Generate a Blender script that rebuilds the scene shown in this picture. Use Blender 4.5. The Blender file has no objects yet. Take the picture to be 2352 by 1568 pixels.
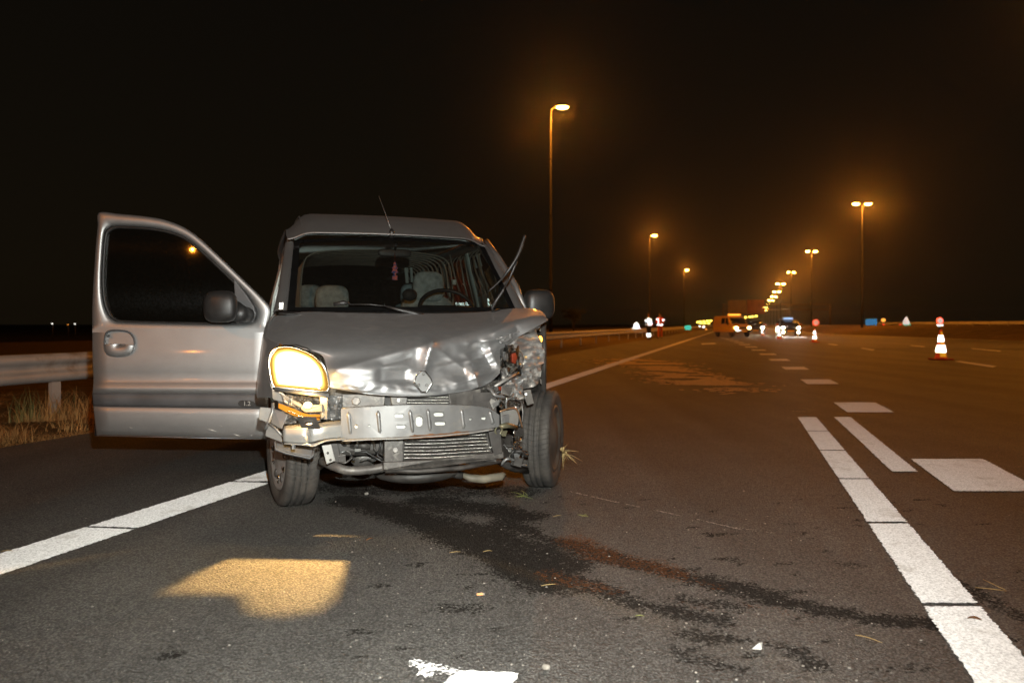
import bpy, bmesh, math, random
from mathutils import Vector, Matrix, noise
from mathutils.geometry import tessellate_polygon
random.seed(7)
R = math.radians
sc = bpy.context.scene
C = sc.collection

# ------------------------------------------------------------------ camera, sky, light, exposure
FOC, HOR, CAMZ = 1700.0, 745.0, 1.0          # focal length and horizon of the picture, in 2352-wide pixels
cam_d = bpy.data.cameras.new('camera')
cam_d.sensor_width = 36.0
cam_d.lens = 36.0 * FOC / 2352.0
cam_d.shift_y = -(784.0 - HOR) / 2352.0
cam_d.clip_start = 0.05
cam_d.clip_end = 6000.0
cam_d.dof.use_dof = True
cam_d.dof.focus_distance = 3.7
cam_d.dof.aperture_fstop = 2.8
cam = bpy.data.objects.new('camera', cam_d)
C.objects.link(cam)
cam.location = (0, 0, CAMZ)
cam.rotation_euler = (R(90), 0, 0)
sc.camera = cam

world = bpy.data.worlds.new('World')
sc.world = world
world.use_nodes = True
wn = world.node_tree
for n in list(wn.nodes): wn.nodes.remove(n)
wo = wn.nodes.new('ShaderNodeOutputWorld'); wb = wn.nodes.new('ShaderNodeBackground')
wt = wn.nodes.new('ShaderNodeTexCoord'); ws = wn.nodes.new('ShaderNodeSeparateXYZ'); wr = wn.nodes.new('ShaderNodeValToRGB')
wn.links.new(wt.outputs['Generated'], ws.inputs[0]); wn.links.new(ws.outputs['Z'], wr.inputs[0])
wr.color_ramp.elements[0].position = 0.0; wr.color_ramp.elements[0].color = (0.0066, 0.0046, 0.0022, 1)
wr.color_ramp.elements[1].position = 0.55; wr.color_ramp.elements[1].color = (0.0026, 0.0022, 0.0016, 1)
e = wr.color_ramp.elements.new(0.22); e.color = (0.0048, 0.0036, 0.0021, 1)
wn.links.new(wr.outputs[0], wb.inputs['Color']); wb.inputs['Strength'].default_value = 1.0
wn.links.new(wb.outputs[0], wo.inputs[0])

sc.view_settings.view_transform = 'Standard'
sc.view_settings.look = 'None'
sc.view_settings.gamma = 1.0
sc.view_settings.exposure = 0.0
sc.view_settings.use_curve_mapping = False
sc.cycles.use_denoising = True
sc.cycles.max_bounces = 8
sc.cycles.transparent_max_bounces = 12
sc.cycles.sample_clamp_indirect = 4.0
sc.cycles.blur_glossy = 0.3
sc.cycles.volume_bounces = 0

# the photographer's flash, fixed where it was fired, a hand above the lens
fl = bpy.data.lights.new('camera_flash', 'SPOT')
fl.energy = 1150.0
fl.color = (0.965, 0.99, 0.935)
fl.spot_size = R(104); fl.spot_blend = 1.0
fl.shadow_soft_size = 0.025
flo = bpy.data.objects.new('camera_flash', fl); C.objects.link(flo)
flo.location = (0.06, 0.02, 1.27)
flo.rotation_euler = (Vector((-0.20, 4.5, 0.50)) - flo.location).to_track_quat('-Z', 'Y').to_euler()

SODIUM = (1.0, 0.285, 0.022)
SOD_W = 7000.0

# ------------------------------------------------------------------ picture <-> place helpers
def Wp(px, py, d):
    return Vector(((px - 1176) / FOC * d, d, CAMZ + (HOR - py) / FOC * d))
def Gp(px, py, z=0.0):
    d = FOC * (CAMZ - z) / (py - HOR)
    p = Wp(px, py, d); p.z = z
    return p
VAN = Vector((-0.498, 4.20, 0)); TH = math.atan2(.47, 1.356)
_c, _s = math.cos(TH), math.sin(TH)
def toL(w):
    x, y = w.x - VAN.x, w.y - VAN.y
    return Vector((_c * x + _s * y, -_s * x + _c * y, w.z))
def toW(l):
    return Vector((VAN.x + _c * l.x - _s * l.y, VAN.y + _s * l.x + _c * l.y, l.z))
_lo = toL(Vector((0, 0, CAMZ)))
def V(px, py, yl):
    d = Vector(((px - 1176) / FOC, 1, (HOR - py) / FOC))
    ld = Vector((_c * d.x + _s * d.y, -_s * d.x + _c * d.y, d.z))
    t = (yl - _lo.y) / ld.y
    return _lo + ld * t

# ------------------------------------------------------------------ mesh helpers
class MB:
    def __init__(s): s.v = []; s.f = []
    def add(s, vs, fs):
        o = len(s.v); s.v += [Vector(v) for v in vs]; s.f += [tuple(i + o for i in f) for f in fs]; return s
    def grid(s, rows, closed=False):
        n, m = len(rows), len(rows[0]); vs = [p for r in rows for p in r]; fs = []
        for i in range(n - 1):
            for j in range(m if closed else m - 1):
                k = (j + 1) % m
                fs.append((i * m + j, i * m + k, (i + 1) * m + k, (i + 1) * m + j))
        return s.add(vs, fs)
    def box(s, c, size, rot=None):
        c = Vector(c); h = [a / 2 for a in size]
        vs = [Vector((sx * h[0], sy * h[1], sz * h[2])) for sx in (-1, 1) for sy in (-1, 1) for sz in (-1, 1)]
        if rot is not None: vs = [rot @ v for v in vs]
        return s.add([c + v for v in vs], [(0, 1, 3, 2), (4, 6, 7, 5), (0, 4, 5, 1), (2, 3, 7, 6), (0, 2, 6, 4), (1, 5, 7, 3)])
    def bb(s, x0, x1, y0, y1, z0, z1):
        return s.box(((x0 + x1) / 2, (y0 + y1) / 2, (z0 + z1) / 2), (abs(x1 - x0), abs(y1 - y0), abs(z1 - z0)))
    def tube(s, pts, r, n=8, caps=True):
        pts = [Vector(p) for p in pts]; rows = []
        rr = r if isinstance(r, (list, tuple)) else [r] * len(pts)
        up = None
        for i, p in enumerate(pts):
            t = (pts[min(i + 1, len(pts) - 1)] - pts[max(i - 1, 0)]).normalized()
            if up is None:
                up = t.orthogonal().normalized()
            a = (up - t * up.dot(t)); a = a.normalized() if a.length > 1e-6 else t.orthogonal().normalized()
            up = a; b = t.cross(a)
            rows.append([p + (a * math.cos(k * 2 * math.pi / n) + b * math.sin(k * 2 * math.pi / n)) * rr[i] for k in range(n)])
        o = len(s.v); s.grid(rows, True)
        if caps:
            s.f.append(tuple(o + k for k in range(n))[::-1]); e = o + (len(pts) - 1) * n
            s.f.append(tuple(e + k for k in range(n)))
        return s
    def prism(s, poly, ext):
        poly = [Vector(p) for p in poly]; ext = Vector(ext); n = len(poly)
        return s.add(poly + [p + ext for p in poly],
                     [tuple(range(n)), tuple(range(2 * n - 1, n - 1, -1))] + [(i, i + n, (i + 1) % n + n, (i + 1) % n) for i in range(n)])
    def lathe(s, prof, axis_o, axis_d, n=32):
        d = Vector(axis_d).normalized(); a = d.orthogonal().normalized(); b = d.cross(a); o = Vector(axis_o)
        rows = [[o + d * h + (a * math.cos(k * 2 * math.pi / n) + b * math.sin(k * 2 * math.pi / n)) * r for k in range(n)] for (r, h) in prof]
        return s.grid(rows, True)
    def ball(s, c, rad, n=16, m=10, e=1.0):
        rows = []
        sg = lambda x: math.copysign(abs(x) ** e, x)
        for i in range(m + 1):
            ph = -math.pi / 2 + math.pi * i / m; cp, sp = sg(math.cos(ph)), sg(math.sin(ph))
            rows.append([Vector(c) + Vector((rad[0] * cp * sg(math.cos(k * 2 * math.pi / n)), rad[1] * cp * sg(math.sin(k * 2 * math.pi / n)), rad[2] * sp)) for k in range(n)])
        return s.grid(rows, True)
    def xf(s, m): s.v = [m @ v for v in s.v]; return s
    def build(s, name, mat, parent=None, smooth=True, bevel=0, thick=0, weld=False, sub=0):
        me = bpy.data.meshes.new(name)
        me.from_pydata([tuple(v) for v in s.v], [], s.f); me.update()
        if weld:
            bm = bmesh.new(); bm.from_mesh(me); bmesh.ops.remove_doubles(bm, verts=bm.verts, dist=1e-5)
            bmesh.ops.recalc_face_normals(bm, faces=bm.faces); bm.to_mesh(me); bm.free()
        return link(name, me, mat, parent, smooth, bevel, thick, sub)
def link(name, me, mat, parent=None, smooth=True, bevel=0, thick=0, sub=0):
    for m in (mat if isinstance(mat, (list, tuple)) else [mat]): me.materials.append(m)
    if smooth: me.polygons.foreach_set('use_smooth', [True] * len(me.polygons))
    o = bpy.data.objects.new(name, me); C.objects.link(o)
    if parent is not None: o.parent = parent
    if bevel:
        b = o.modifiers.new('bevel', 'BEVEL'); b.width = bevel; b.segments = 2; b.limit_method = 'ANGLE'; b.angle_limit = R(40); b.harden_normals = False
        if smooth:
            try: me.set_sharp_from_angle(angle=R(40))
            except Exception: pass
    if thick:
        t = o.modifiers.new('thickness', 'SOLIDIFY'); t.thickness = thick; t.offset = 0
    if sub:
        t = o.modifiers.new('smooth', 'SUBSURF'); t.levels = sub; t.render_levels = sub
    return o
def sharp(o, a=35):
    try: o.data.set_sharp_from_angle(angle=R(a))
    except Exception: pass
    return o
def empty(name, loc=(0, 0, 0), rz=0.0, parent=None):
    o = bpy.data.objects.new(name, None); C.objects.link(o); o.location = loc; o.rotation_euler = (0, 0, rz)
    o.empty_display_size = 0.2
    if parent: o.parent = parent
    return o
def tag(o, label=None, cat=None, group=None, kind=None):
    if label: o['label'] = label
    if cat: o['category'] = cat
    if group: o['group'] = group
    if kind: o['kind'] = kind
    return o
def copy_tree(o, parent=None):
    c = o.copy(); C.objects.link(c); c.parent = parent
    for ch in list(o.children): copy_tree(ch, c)
    return c
def crs(pts, n, closed=False):
    out = []; N = len(pts); P = [Vector(p) for p in pts]
    rng = range(N) if closed else range(N - 1)
    for i in rng:
        if closed: p0, p1, p2, p3 = P[i - 1], P[i], P[(i + 1) % N], P[(i + 2) % N]
        else: p0, p1, p2, p3 = P[max(i - 1, 0)], P[i], P[i + 1], P[min(i + 2, N - 1)]
        for k in range(n):
            t = k / n
            out.append(0.5 * ((2 * p1) + (p2 - p0) * t + (2 * p0 - 5 * p1 + 4 * p2 - p3) * t * t + (3 * p1 - p0 - 3 * p2 + p3) * t ** 3))
    if not closed: out.append(P[-1])
    return out
def crgrid(rows, nu, nv):
    rr = [crs(r, nu) for r in rows]
    cols = [crs([rr[i][j] for i in range(len(rr))], nv) for j in range(len(rr[0]))]
    return [[cols[j][i] for j in range(len(cols))] for i in range(len(cols[0]))]
def sm(a, b, x):
    t = min(1, max(0, (x - a) / (b - a))); return t * t * (3 - 2 * t)
def segd(p, a, b):
    ax, ay = b[0] - a[0], b[1] - a[1]; L2 = ax * ax + ay * ay
    t = min(1, max(0, ((p[0] - a[0]) * ax + (p[1] - a[1]) * ay) / L2))
    dx, dy = p[0] - a[0] - t * ax, p[1] - a[1] - t * ay
    return math.hypot(dx, dy), t, (ax * (p[1] - a[1]) - ay * (p[0] - a[0])) / math.sqrt(L2)

# ------------------------------------------------------------------ materials
def nt(name):
    m = bpy.data.materials.new(name); m.use_nodes = True
    t = m.node_tree
    for n in list(t.nodes): t.nodes.remove(n)
    return m, t, t.nodes.new('ShaderNodeOutputMaterial')
def N(t, kind, **kw):
    n = t.nodes.new(kind)
    for k, v in kw.items():
        if k.startswith('i_'):
            n.inputs[int(k[2:]) if k[2:].isdigit() else k[2:]].default_value = v
        else: setattr(n, k, v)
    return n
def ramp(t, src, p0, c0, p1, c1):
    r = t.nodes.new('ShaderNodeValToRGB'); t.links.new(src, r.inputs[0])
    r.color_ramp.elements[0].position = p0; r.color_ramp.elements[0].color = (*c0, 1) if len(c0) == 3 else c0
    r.color_ramp.elements[1].position = p1; r.color_ramp.elements[1].color = (*c1, 1) if len(c1) == 3 else c1
    return r.outputs[0]
def mix(t, fac, a, b):
    m = t.nodes.new('ShaderNodeMix'); m.data_type = 'RGBA'
    for s, v in ((0, fac), (6, a), (7, b)):
        if hasattr(v, 'is_output'): t.links.new(v, m.inputs[s])
        else: m.inputs[s].default_value = v if s == 0 else ((*v, 1) if len(v) == 3 else v)
    return m.outputs[2]
def math_(t, op, a, b=0.0):
    m = t.nodes.new('ShaderNodeMath'); m.operation = op
    for i, v in enumerate((a, b)):
        if hasattr(v, 'is_output'): t.links.new(v, m.inputs[i])
        else: m.inputs[i].default_value = v
    return m.outputs[0]
def tex(t, scale, detail=4.0, rough=.55, coord='Object', sx=(1, 1, 1)):
    c = t.nodes.new('ShaderNodeTexCoord'); mp = t.nodes.new('ShaderNodeMapping'); mp.inputs['Scale'].default_value = sx
    t.links.new(c.outputs[coord], mp.inputs[0])
    n = t.nodes.new('ShaderNodeTexNoise'); n.inputs['Scale'].default_value = scale; n.inputs['Detail'].default_value = detail; n.inputs['Roughness'].default_value = rough
    t.links.new(mp.outputs[0], n.inputs['Vector'])
    return n.outputs[0]
def bump(t, src, dist, strength=1.0):
    b = t.nodes.new('ShaderNodeBump'); b.inputs['Distance'].default_value = dist; b.inputs['Strength'].default_value = strength
    t.links.new(src, b.inputs['Height']); return b.outputs[0]
def pbr(name, col, rough=.5, metal=0.0, var=.25, vscale=6.0, bmp=0.0, bscale=80.0, coat=0.0, spec=.5, dirt=None, dscale=9.0, d0=.52, d1=.68, emit=None, es=0.0, trans=0.0):
    m, t, o = nt(name)
    b = N(t, 'ShaderNodeBsdfPrincipled')
    n = tex(t, vscale)
    dark = tuple(c * (1 - var) for c in col); lite = tuple(min(1, c * (1 + var)) for c in col)
    cs = ramp(t, n, .3, dark, .7, lite)
    rsock = math_(t, 'ADD', math_(t, 'MULTIPLY', n, .25), max(0.02, rough - .125))
    if dirt is not None:
        dn = tex(t, dscale, 8, .65)
        msk = ramp(t, dn, d0, (0, 0, 0), d1, (1, 1, 1))
        cs = mix(t, msk, cs, dirt)
    t.links.new(cs, b.inputs['Base Color']); t.links.new(rsock, b.inputs['Roughness'])
    b.inputs['Metallic'].default_value = metal; b.inputs['Specular IOR Level'].default_value = spec
    b.inputs['Coat Weight'].default_value = coat; b.inputs['Coat Roughness'].default_value = .06
    if trans: b.inputs['Transmission Weight'].default_value = trans
    if bmp: t.links.new(bump(t, tex(t, bscale, 6), bmp), b.inputs['Normal'])
    if emit: b.inputs['Emission Color'].default_value = (*emit, 1); b.inputs['Emission Strength'].default_value = es
    t.links.new(b.outputs[0], o.inputs[0])
    return m
def glow(name, col, s):
    m, t, o = nt(name)
    n = tex(t, 14, 2); cs = ramp(t, n, .3, tuple(c * .9 for c in col), .7, col)
    e = N(t, 'ShaderNodeEmission'); t.links.new(cs, e.inputs[0]); e.inputs[1].default_value = s
    t.links.new(e.outputs[0], o.inputs[0]); return m
def glass(name, tint, refl=1.0, dust=0.0, rough=.02, smear=0.0):
    m, t, o = nt(name)
    tr = N(t, 'ShaderNodeBsdfTransparent'); gl = N(t, 'ShaderNodeBsdfGlossy'); gl.inputs['Roughness'].default_value = rough
    cs = ramp(t, tex(t, 3, 2), .3, tuple(c * .95 for c in tint), .7, tint); t.links.new(cs, tr.inputs[0])
    fr = N(t, 'ShaderNodeFresnel'); fr.inputs['IOR'].default_value = 1.45
    mx = N(t, 'ShaderNodeMixShader'); t.links.new(math_(t, 'MULTIPLY', fr.outputs[0], refl), mx.inputs[0])
    t.links.new(tr.outputs[0], mx.inputs[1]); t.links.new(gl.outputs[0], mx.inputs[2])
    out = mx.outputs[0]
    if smear:
        g3 = N(t, 'ShaderNodeBsdfAnisotropic' if hasattr(bpy.types, 'ShaderNodeBsdfAnisotropic') and False else 'ShaderNodeBsdfGlossy'); g3.inputs['Roughness'].default_value = .16; g3.inputs['Anisotropy'].default_value = .8; g3.inputs['Rotation'].default_value = .25
        m3 = N(t, 'ShaderNodeMixShader'); t.links.new(ramp(t, tex(t, 70, 8, .8), .40, (smear * .2,) * 3, .75, (smear * 2,) * 3), m3.inputs[0]); t.links.new(out, m3.inputs[1]); t.links.new(g3.outputs[0], m3.inputs[2]); out = m3.outputs[0]
    if dust:
        df = N(t, 'ShaderNodeBsdfDiffuse'); df.inputs[0].default_value = (.5, .47, .42, 1)
        m2 = N(t, 'ShaderNodeMixShader')
        dn = ramp(t, tex(t, 90, 8, .8), .45, (dust * .35,) * 3, .8, (dust * 2.2,) * 3)
        t.links.new(dn, m2.inputs[0]); t.links.new(out, m2.inputs[1]); t.links.new(df.outputs[0], m2.inputs[2]); out = m2.outputs[0]
    t.links.new(out, o.inputs[0]); return m
def retro(name, col, amt=.3, rough=.2, base_rough=.6, grain=40.0, bmp=.0, wear=None):
    """glass-bead / prismatic sheeting: a lobe that sends light back where it came from, over a diffuse base"""
    m, t, o = nt(name)
    n = tex(t, grain, 6, .7); cs = ramp(t, n, .36, tuple(c * .45 for c in col), .56, col)
    if wear is not None:
        wn_ = tex(t, 3.2, 8, .7); cs = mix(t, ramp(t, wn_, .56, (0, 0, 0), .7, (.75, .75, .75)), cs, wear)
    b = N(t, 'ShaderNodeBsdfPrincipled'); t.links.new(cs, b.inputs['Base Color']); b.inputs['Roughness'].default_value = base_rough
    if bmp: t.links.new(bump(t, n, bmp), b.inputs['Normal'])
    g = N(t, 'ShaderNodeBsdfGlossy'); t.links.new(cs, g.inputs['Color']); g.inputs['Roughness'].default_value = rough
    ge = N(t, 'ShaderNodeNewGeometry'); t.links.new(ge.outputs['Incoming'], g.inputs['Normal'])
    mx = N(t, 'ShaderNodeMixShader'); mx.inputs[0].default_value = amt
    t.links.new(b.outputs[0], mx.inputs[1]); t.links.new(g.outputs[0], mx.inputs[2]); t.links.new(mx.outputs[0], o.inputs[0])
    return m

def paint_mat(name, col, scr=.0, scrcol=(.62, .60, .57), metal=None, ro=0.0):
    m, t, o = nt(name)
    b = N(t, 'ShaderNodeBsdfPrincipled')
    n = tex(t, 4); cs = ramp(t, n, .3, tuple(c * .9 for c in col), .7, tuple(c * 1.07 for c in col))
    fl_ = N(t, 'ShaderNodeTexVoronoi'); fl_.inputs['Scale'].default_value = 900
    c0 = N(t, 'ShaderNodeTexCoord'); t.links.new(c0.outputs['Object'], fl_.inputs['Vector'])
    cs = mix(t, ramp(t, fl_.outputs['Color'], .2, (0, 0, 0), .9, (.22, .22, .22)), cs, tuple(min(1, c * 1.6) for c in col))
    if scr:
        s1 = tex(t, 7, 10, .75, sx=(1, 1, 3.2)); mk = ramp(t, s1, .60 - scr * .13, (0, 0, 0), .66 - scr * .06, (1, 1, 1))
        cs = mix(t, math_(t, 'MULTIPLY', mk, min(1, scr)), cs, scrcol)
    t.links.new(cs, b.inputs['Base Color'])
    dn = tex(t, 30, 8, .7)
    t.links.new(math_(t, 'ADD', math_(t, 'MULTIPLY', dn, .14), .44), b.inputs['Roughness'])
    b.inputs['Metallic'].default_value = .9; b.inputs['Coat Weight'].default_value = .5; b.inputs['Coat Roughness'].default_value = .07
    if metal is not None: b.inputs['Metallic'].default_value = metal
    t.links.new(bump(t, tex(t, 260, 3), .00012), b.inputs['Normal'])
    if scr > .9: t.links.new(bump(t, tex(t, 45, 8, .7, sx=(1, 1, 3)), .0014), b.inputs['Normal'])
    t.links.new(b.outputs[0], o.inputs[0]); return m

M = {}
M['paint'] = paint_mat('silver_paint', (.36, .362, .36))
M['paint_s'] = paint_mat('silver_paint_scraped', (.45, .455, .458), .5)
M['paint_x'] = paint_mat('silver_paint_torn', (.26, .26, .255), 1.0, (.62, .58, .53), .45)
M['steel'] = pbr('bare_steel', (.19, .19, .186), .42, .5, .15, 8, dirt=(.26, .24, .21), dscale=14, d0=.55, d1=.75)
M['steel_w'] = pbr('pale_primer_steel', (.30, .295, .275), .42, .3, .12, 10, dirt=(.20, .13, .07), dscale=16, d0=.60, d1=.74)
M['pale'] = pbr('pale_primer', (.62, .62, .56), .6, 0, .08, 10)
M['rust'] = pbr('rust', (.13, .058, .024), .8, 0, .5, 30, bmp=.002, bscale=160)
M['dark'] = pbr('dark_grime_metal', (.042, .038, .034), .55, .2, .5, 12, bmp=.001, bscale=60)
M['grey'] = pbr('grey_grime_metal', (.105, .098, .09), .5, .4, .35, 14, bmp=.001, bscale=70, dirt=(.20, .19, .17), dscale=22)
M['black'] = pbr('black_plastic', (.016, .0155, .015), .45, 0, .2, 20, bmp=.0003, bscale=500)
M['frit'] = pbr('black_glass_edge', (.006, .006, .006), .2, 0, .2, 20)
M['trim'] = pbr('grey_plastic_trim', (.062, .062, .064), .5, 0, .25, 5, bmp=.0004, bscale=400)
M['rubber'] = pbr('tyre_rubber', (.036, .034, .032), .72, 0, .3, 9, bmp=.0012, bscale=120, dirt=(.085, .075, .062), dscale=7, d0=.5, d1=.8)
M['hub'] = pbr('wheel_cover', (.42, .40, .38), .34, .6, .1, 10)
M['hubd'] = pbr('dirty_wheel_cover', (.075, .07, .063), .55, .3, .4, 8, dirt=(.16, .14, .11), dscale=6)
M['chrome'] = pbr('chrome', (.82, .82, .80), .12, 1, .06, 8)
M['chromex'] = pbr('broken_reflector', (.78, .77, .74), .16, 1, .2, 30, bmp=.004, bscale=60)
M['red'] = pbr('red_plastic', (.17, .028, .012), .25, 0, .3, 20)
M['orange'] = pbr('orange_plastic', (.7, .16, .02), .3, 0, .25, 20)
M['fabric'] = pbr('seat_fabric', (.30, .38, .40), .9, 0, .35, 24, bmp=.002, bscale=180)
M['lining'] = pbr('pale_lining', (.42, .48, .46), .8, 0, .1, 6)
M['dash'] = pbr('dashboard', (.018, .018, .018), .7, 0, .3, 10, bmp=.0006, bscale=300)
M['wire'] = pbr('grey_rib', (.30, .27, .22), .5, .3, .2, 10)
M['cream'] = pbr('cream_pipe', (.13, .115, .085), .6, 0, .35, 12, dirt=(.2, .15, .09), dscale=8)
M['copper'] = pbr('copper_wire', (.62, .36, .2), .35, .8, .2, 20)
M['olive'] = pbr('olive_metal', (.27, .25, .16), .4, .7, .25, 14)
M['wglass'] = glass('windscreen_glass', (.74, .79, .76), .8, .010)
M['dglass'] = glass('door_glass', (.30, .30, .27), 1.3, .003, .02, .0015)
M['sglass'] = glass('side_glass', (.86, .90, .88), .8, .004)
M['lens'] = glass('clear_lens', (.95, .93, .88), 1.4, 0)
M['marking'] = retro('road_paint', (.66, .66, .65), .11, .46, .7, 120, .0015, wear=(.26, .24, .21))
M['retro_w'] = retro('reflective_white', (.92, .95, 1.0), .5, .13)
M['retro_s'] = retro('reflective_sign_white', (.9, .85, .85), .10, .17)
M['retro_o'] = retro('reflective_orange', (.85, .06, .01), .03, .16)
M['retro_y'] = retro('reflective_yellow', (.95, .40, .02), .07, .16)
M['retro_g'] = retro('reflective_green', (.05, .55, .42), .3, .12)
M['retro_b'] = retro('reflective_blue', (.05, .35, .8), .35, .12)
M['retro_r'] = retro('reflective_red', (.9, .06, .02), .25, .12)
M['zinc'] = pbr('galvanised_steel', (.42, .42, .40), .55, .2, .15, 3, dirt=(.26, .22, .17), dscale=3)
M['pole'] = pbr('lamp_pole', (.012, .0115, .0105), .8, 0, .15, 2, spec=.05)
M['sodium'] = glow('sodium_lamp', (1.0, .56, .09), 220.0)
M['sodium_far'] = glow('sodium_lamp_far', (1.0, .60, .06), 16.0)
# ------------------------------------------------------------------ ground, road, verge
def ground_mat(name, c0, c1, scale=3.0):
    m, t, o = nt(name)
    b = N(t, 'ShaderNodeBsdfPrincipled'); n = tex(t, scale, 10, .7)
    t.links.new(ramp(t, n, .3, c0, .7, c1), b.inputs['Base Color']); b.inputs['Roughness'].default_value = .95
    b.inputs['Specular IOR Level'].default_value = .1
    t.links.new(bump(t, tex(t, scale * 8, 8, .7), .05), b.inputs['Normal'])
    t.links.new(b.outputs[0], o.inputs[0]); return m
M['soil'] = ground_mat('verge_soil', (.07, .05, .022), (.17, .12, .05))
M['field'] = ground_mat('dark_field', (.018, .016, .008), (.05, .038, .017), .6)

def asphalt():
    m, t, o = nt('asphalt')
    b = N(t, 'ShaderNodeBsdfPrincipled')
    co = N(t, 'ShaderNodeTexCoord')
    vo = N(t, 'ShaderNodeTexVoronoi'); vo.inputs['Scale'].default_value = 125; vo.inputs['Randomness'].default_value = 1
    t.links.new(co.outputs['Object'], vo.inputs['Vector'])
    v2 = N(t, 'ShaderNodeTexVoronoi'); v2.inputs['Scale'].default_value = 210
    t.links.new(co.outputs['Object'], v2.inputs['Vector'])
    sep = N(t, 'ShaderNodeSeparateColor'); t.links.new(vo.outputs['Color'], sep.inputs[0])
    stone = ramp(t, sep.outputs[0], .1, (.108, .106, .102), .95, (.198, .195, .188))
    gap = ramp(t, vo.outputs['Distance'], .30, (1, 1, 1), .62, (.50, .50, .50))
    mm = N(t, 'ShaderNodeMix', data_type='RGBA', blend_type='MULTIPLY'); mm.inputs[0].default_value = 1
    t.links.new(stone, mm.inputs[6]); t.links.new(gap, mm.inputs[7])
    mpv = N(t, 'ShaderNodeMapping'); mpv.inputs['Rotation'].default_value = (0, 0, math.atan(514.0 / 1700.0)); mpv.inputs['Scale'].default_value = (1.5, .07, 1); t.links.new(co.outputs['Object'], mpv.inputs[0])
    ln = N(t, 'ShaderNodeTexNoise'); ln.inputs['Scale'].default_value = 1.0; ln.inputs['Detail'].default_value = 5; t.links.new(mpv.outputs[0], ln.inputs['Vector'])
    lane = ramp(t, ln.outputs[0], .35, (.72, .72, .71), .65, (1.06, 1.05, 1.03))
    b0 = ramp(t, tex(t, .9, 8, .65), .3, (.78, .78, .77), .7, (1.10, 1.08, 1.05))
    mb_ = N(t, 'ShaderNodeMix', data_type='RGBA', blend_type='MULTIPLY'); mb_.inputs[0].default_value = 1; t.links.new(lane, mb_.inputs[6]); t.links.new(b0, mb_.inputs[7]); big = mb_.outputs[2]
    m2 = N(t, 'ShaderNodeMix', data_type='RGBA', blend_type='MULTIPLY'); m2.inputs[0].default_value = 1
    t.links.new(mm.outputs[2], m2.inputs[6]); t.links.new(big, m2.inputs[7])
    col = m2.outputs[2]
    # pale bleached wheel paths and specks
    sp = ramp(t, tex(t, 90, 9, .85), .68, (0, 0, 0), .78, (.35, .35, .35))
    col = mix(t, sp, col, (.27, .26, .24))
    a1 = N(t, 'ShaderNodeAttribute', attribute_name='stain'); a2 = N(t, 'ShaderNodeAttribute', attribute_name='rustm')
    # stains break up on the stones: threshold the mask against a grainy noise
    gn = tex(t, 60, 9, .85)
    g2n = tex(t, 24, 6, .7)
    # every stone takes the fluid or not: mask against a value of its own, with a broader drift
    cell = math_(t, 'ADD', math_(t, 'MULTIPLY', sep.outputs[1], .85), math_(t, 'MULTIPLY', math_(t, 'SUBTRACT', gn, .5), .9))
    v1_ = math_(t, 'SUBTRACT', math_(t, 'ADD', math_(t, 'MULTIPLY', a1.outputs['Fac'], 1.12), math_(t, 'MULTIPLY', math_(t, 'SUBTRACT', g2n, .5), 1.6)), cell)
    wet = math_(t, 'MULTIPLY', ramp(t, v1_, .0, (0, 0, 0), .40, (1, 1, 1)), math_(t, 'GREATER_THAN', a1.outputs['Fac'], .03))
    col = mix(t, math_(t, 'MULTIPLY', wet, .84), col, (.014, .012, .010))
    cel2 = math_(t, 'ADD', math_(t, 'MULTIPLY', sep.outputs[2], 1.0), .22)
    v2_ = math_(t, 'SUBTRACT', math_(t, 'ADD', a2.outputs['Fac'], math_(t, 'MULTIPLY', math_(t, 'SUBTRACT', tex(t, 30, 6, .7), .5), 2.0)), cel2)
    rn = math_(t, 'MULTIPLY', ramp(t, v2_, .0, (0, 0, 0), .30, (1, 1, 1)), math_(t, 'GREATER_THAN', a2.outputs['Fac'], .05))
    col = mix(t, math_(t, 'MULTIPLY', rn, .72), col, (.115, .044, .015))
    t.links.new(col, b.inputs['Base Color'])
    rg = math_(t, 'ADD', .70, math_(t, 'MULTIPLY', wet, .20)); t.links.new(rg, b.inputs['Roughness'])
    t.links.new(math_(t, 'SUBTRACT', .27, math_(t, 'MULTIPLY', wet, .22)), b.inputs['Specular IOR Level'])
    hh = math_(t, 'ADD', math_(t, 'MULTIPLY', vo.outputs['Distance'], -1.0), math_(t, 'MULTIPLY', v2.outputs['Distance'], -.4))
    t.links.new(bump(t, hh, .0065), b.inputs['Normal'])
    t.links.new(b.outputs[0], o.inputs[0]); return m
M['asphalt'] = asphalt()
SL = 514.0 / FOC                              # the road runs off to the right of the view by this slope
def RP(a, d, z=0.0): return Vector((a + SL * d, d, z))

g = MB(); g.add([(-3000, -200, -.06), (3500, -200, -.06), (3500, 5500, -.06), (-3000, 5500, -.06)], [(0, 1, 2, 3)])
tag(g.build('ground', M['field'], smooth=False), kind='structure')

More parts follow.
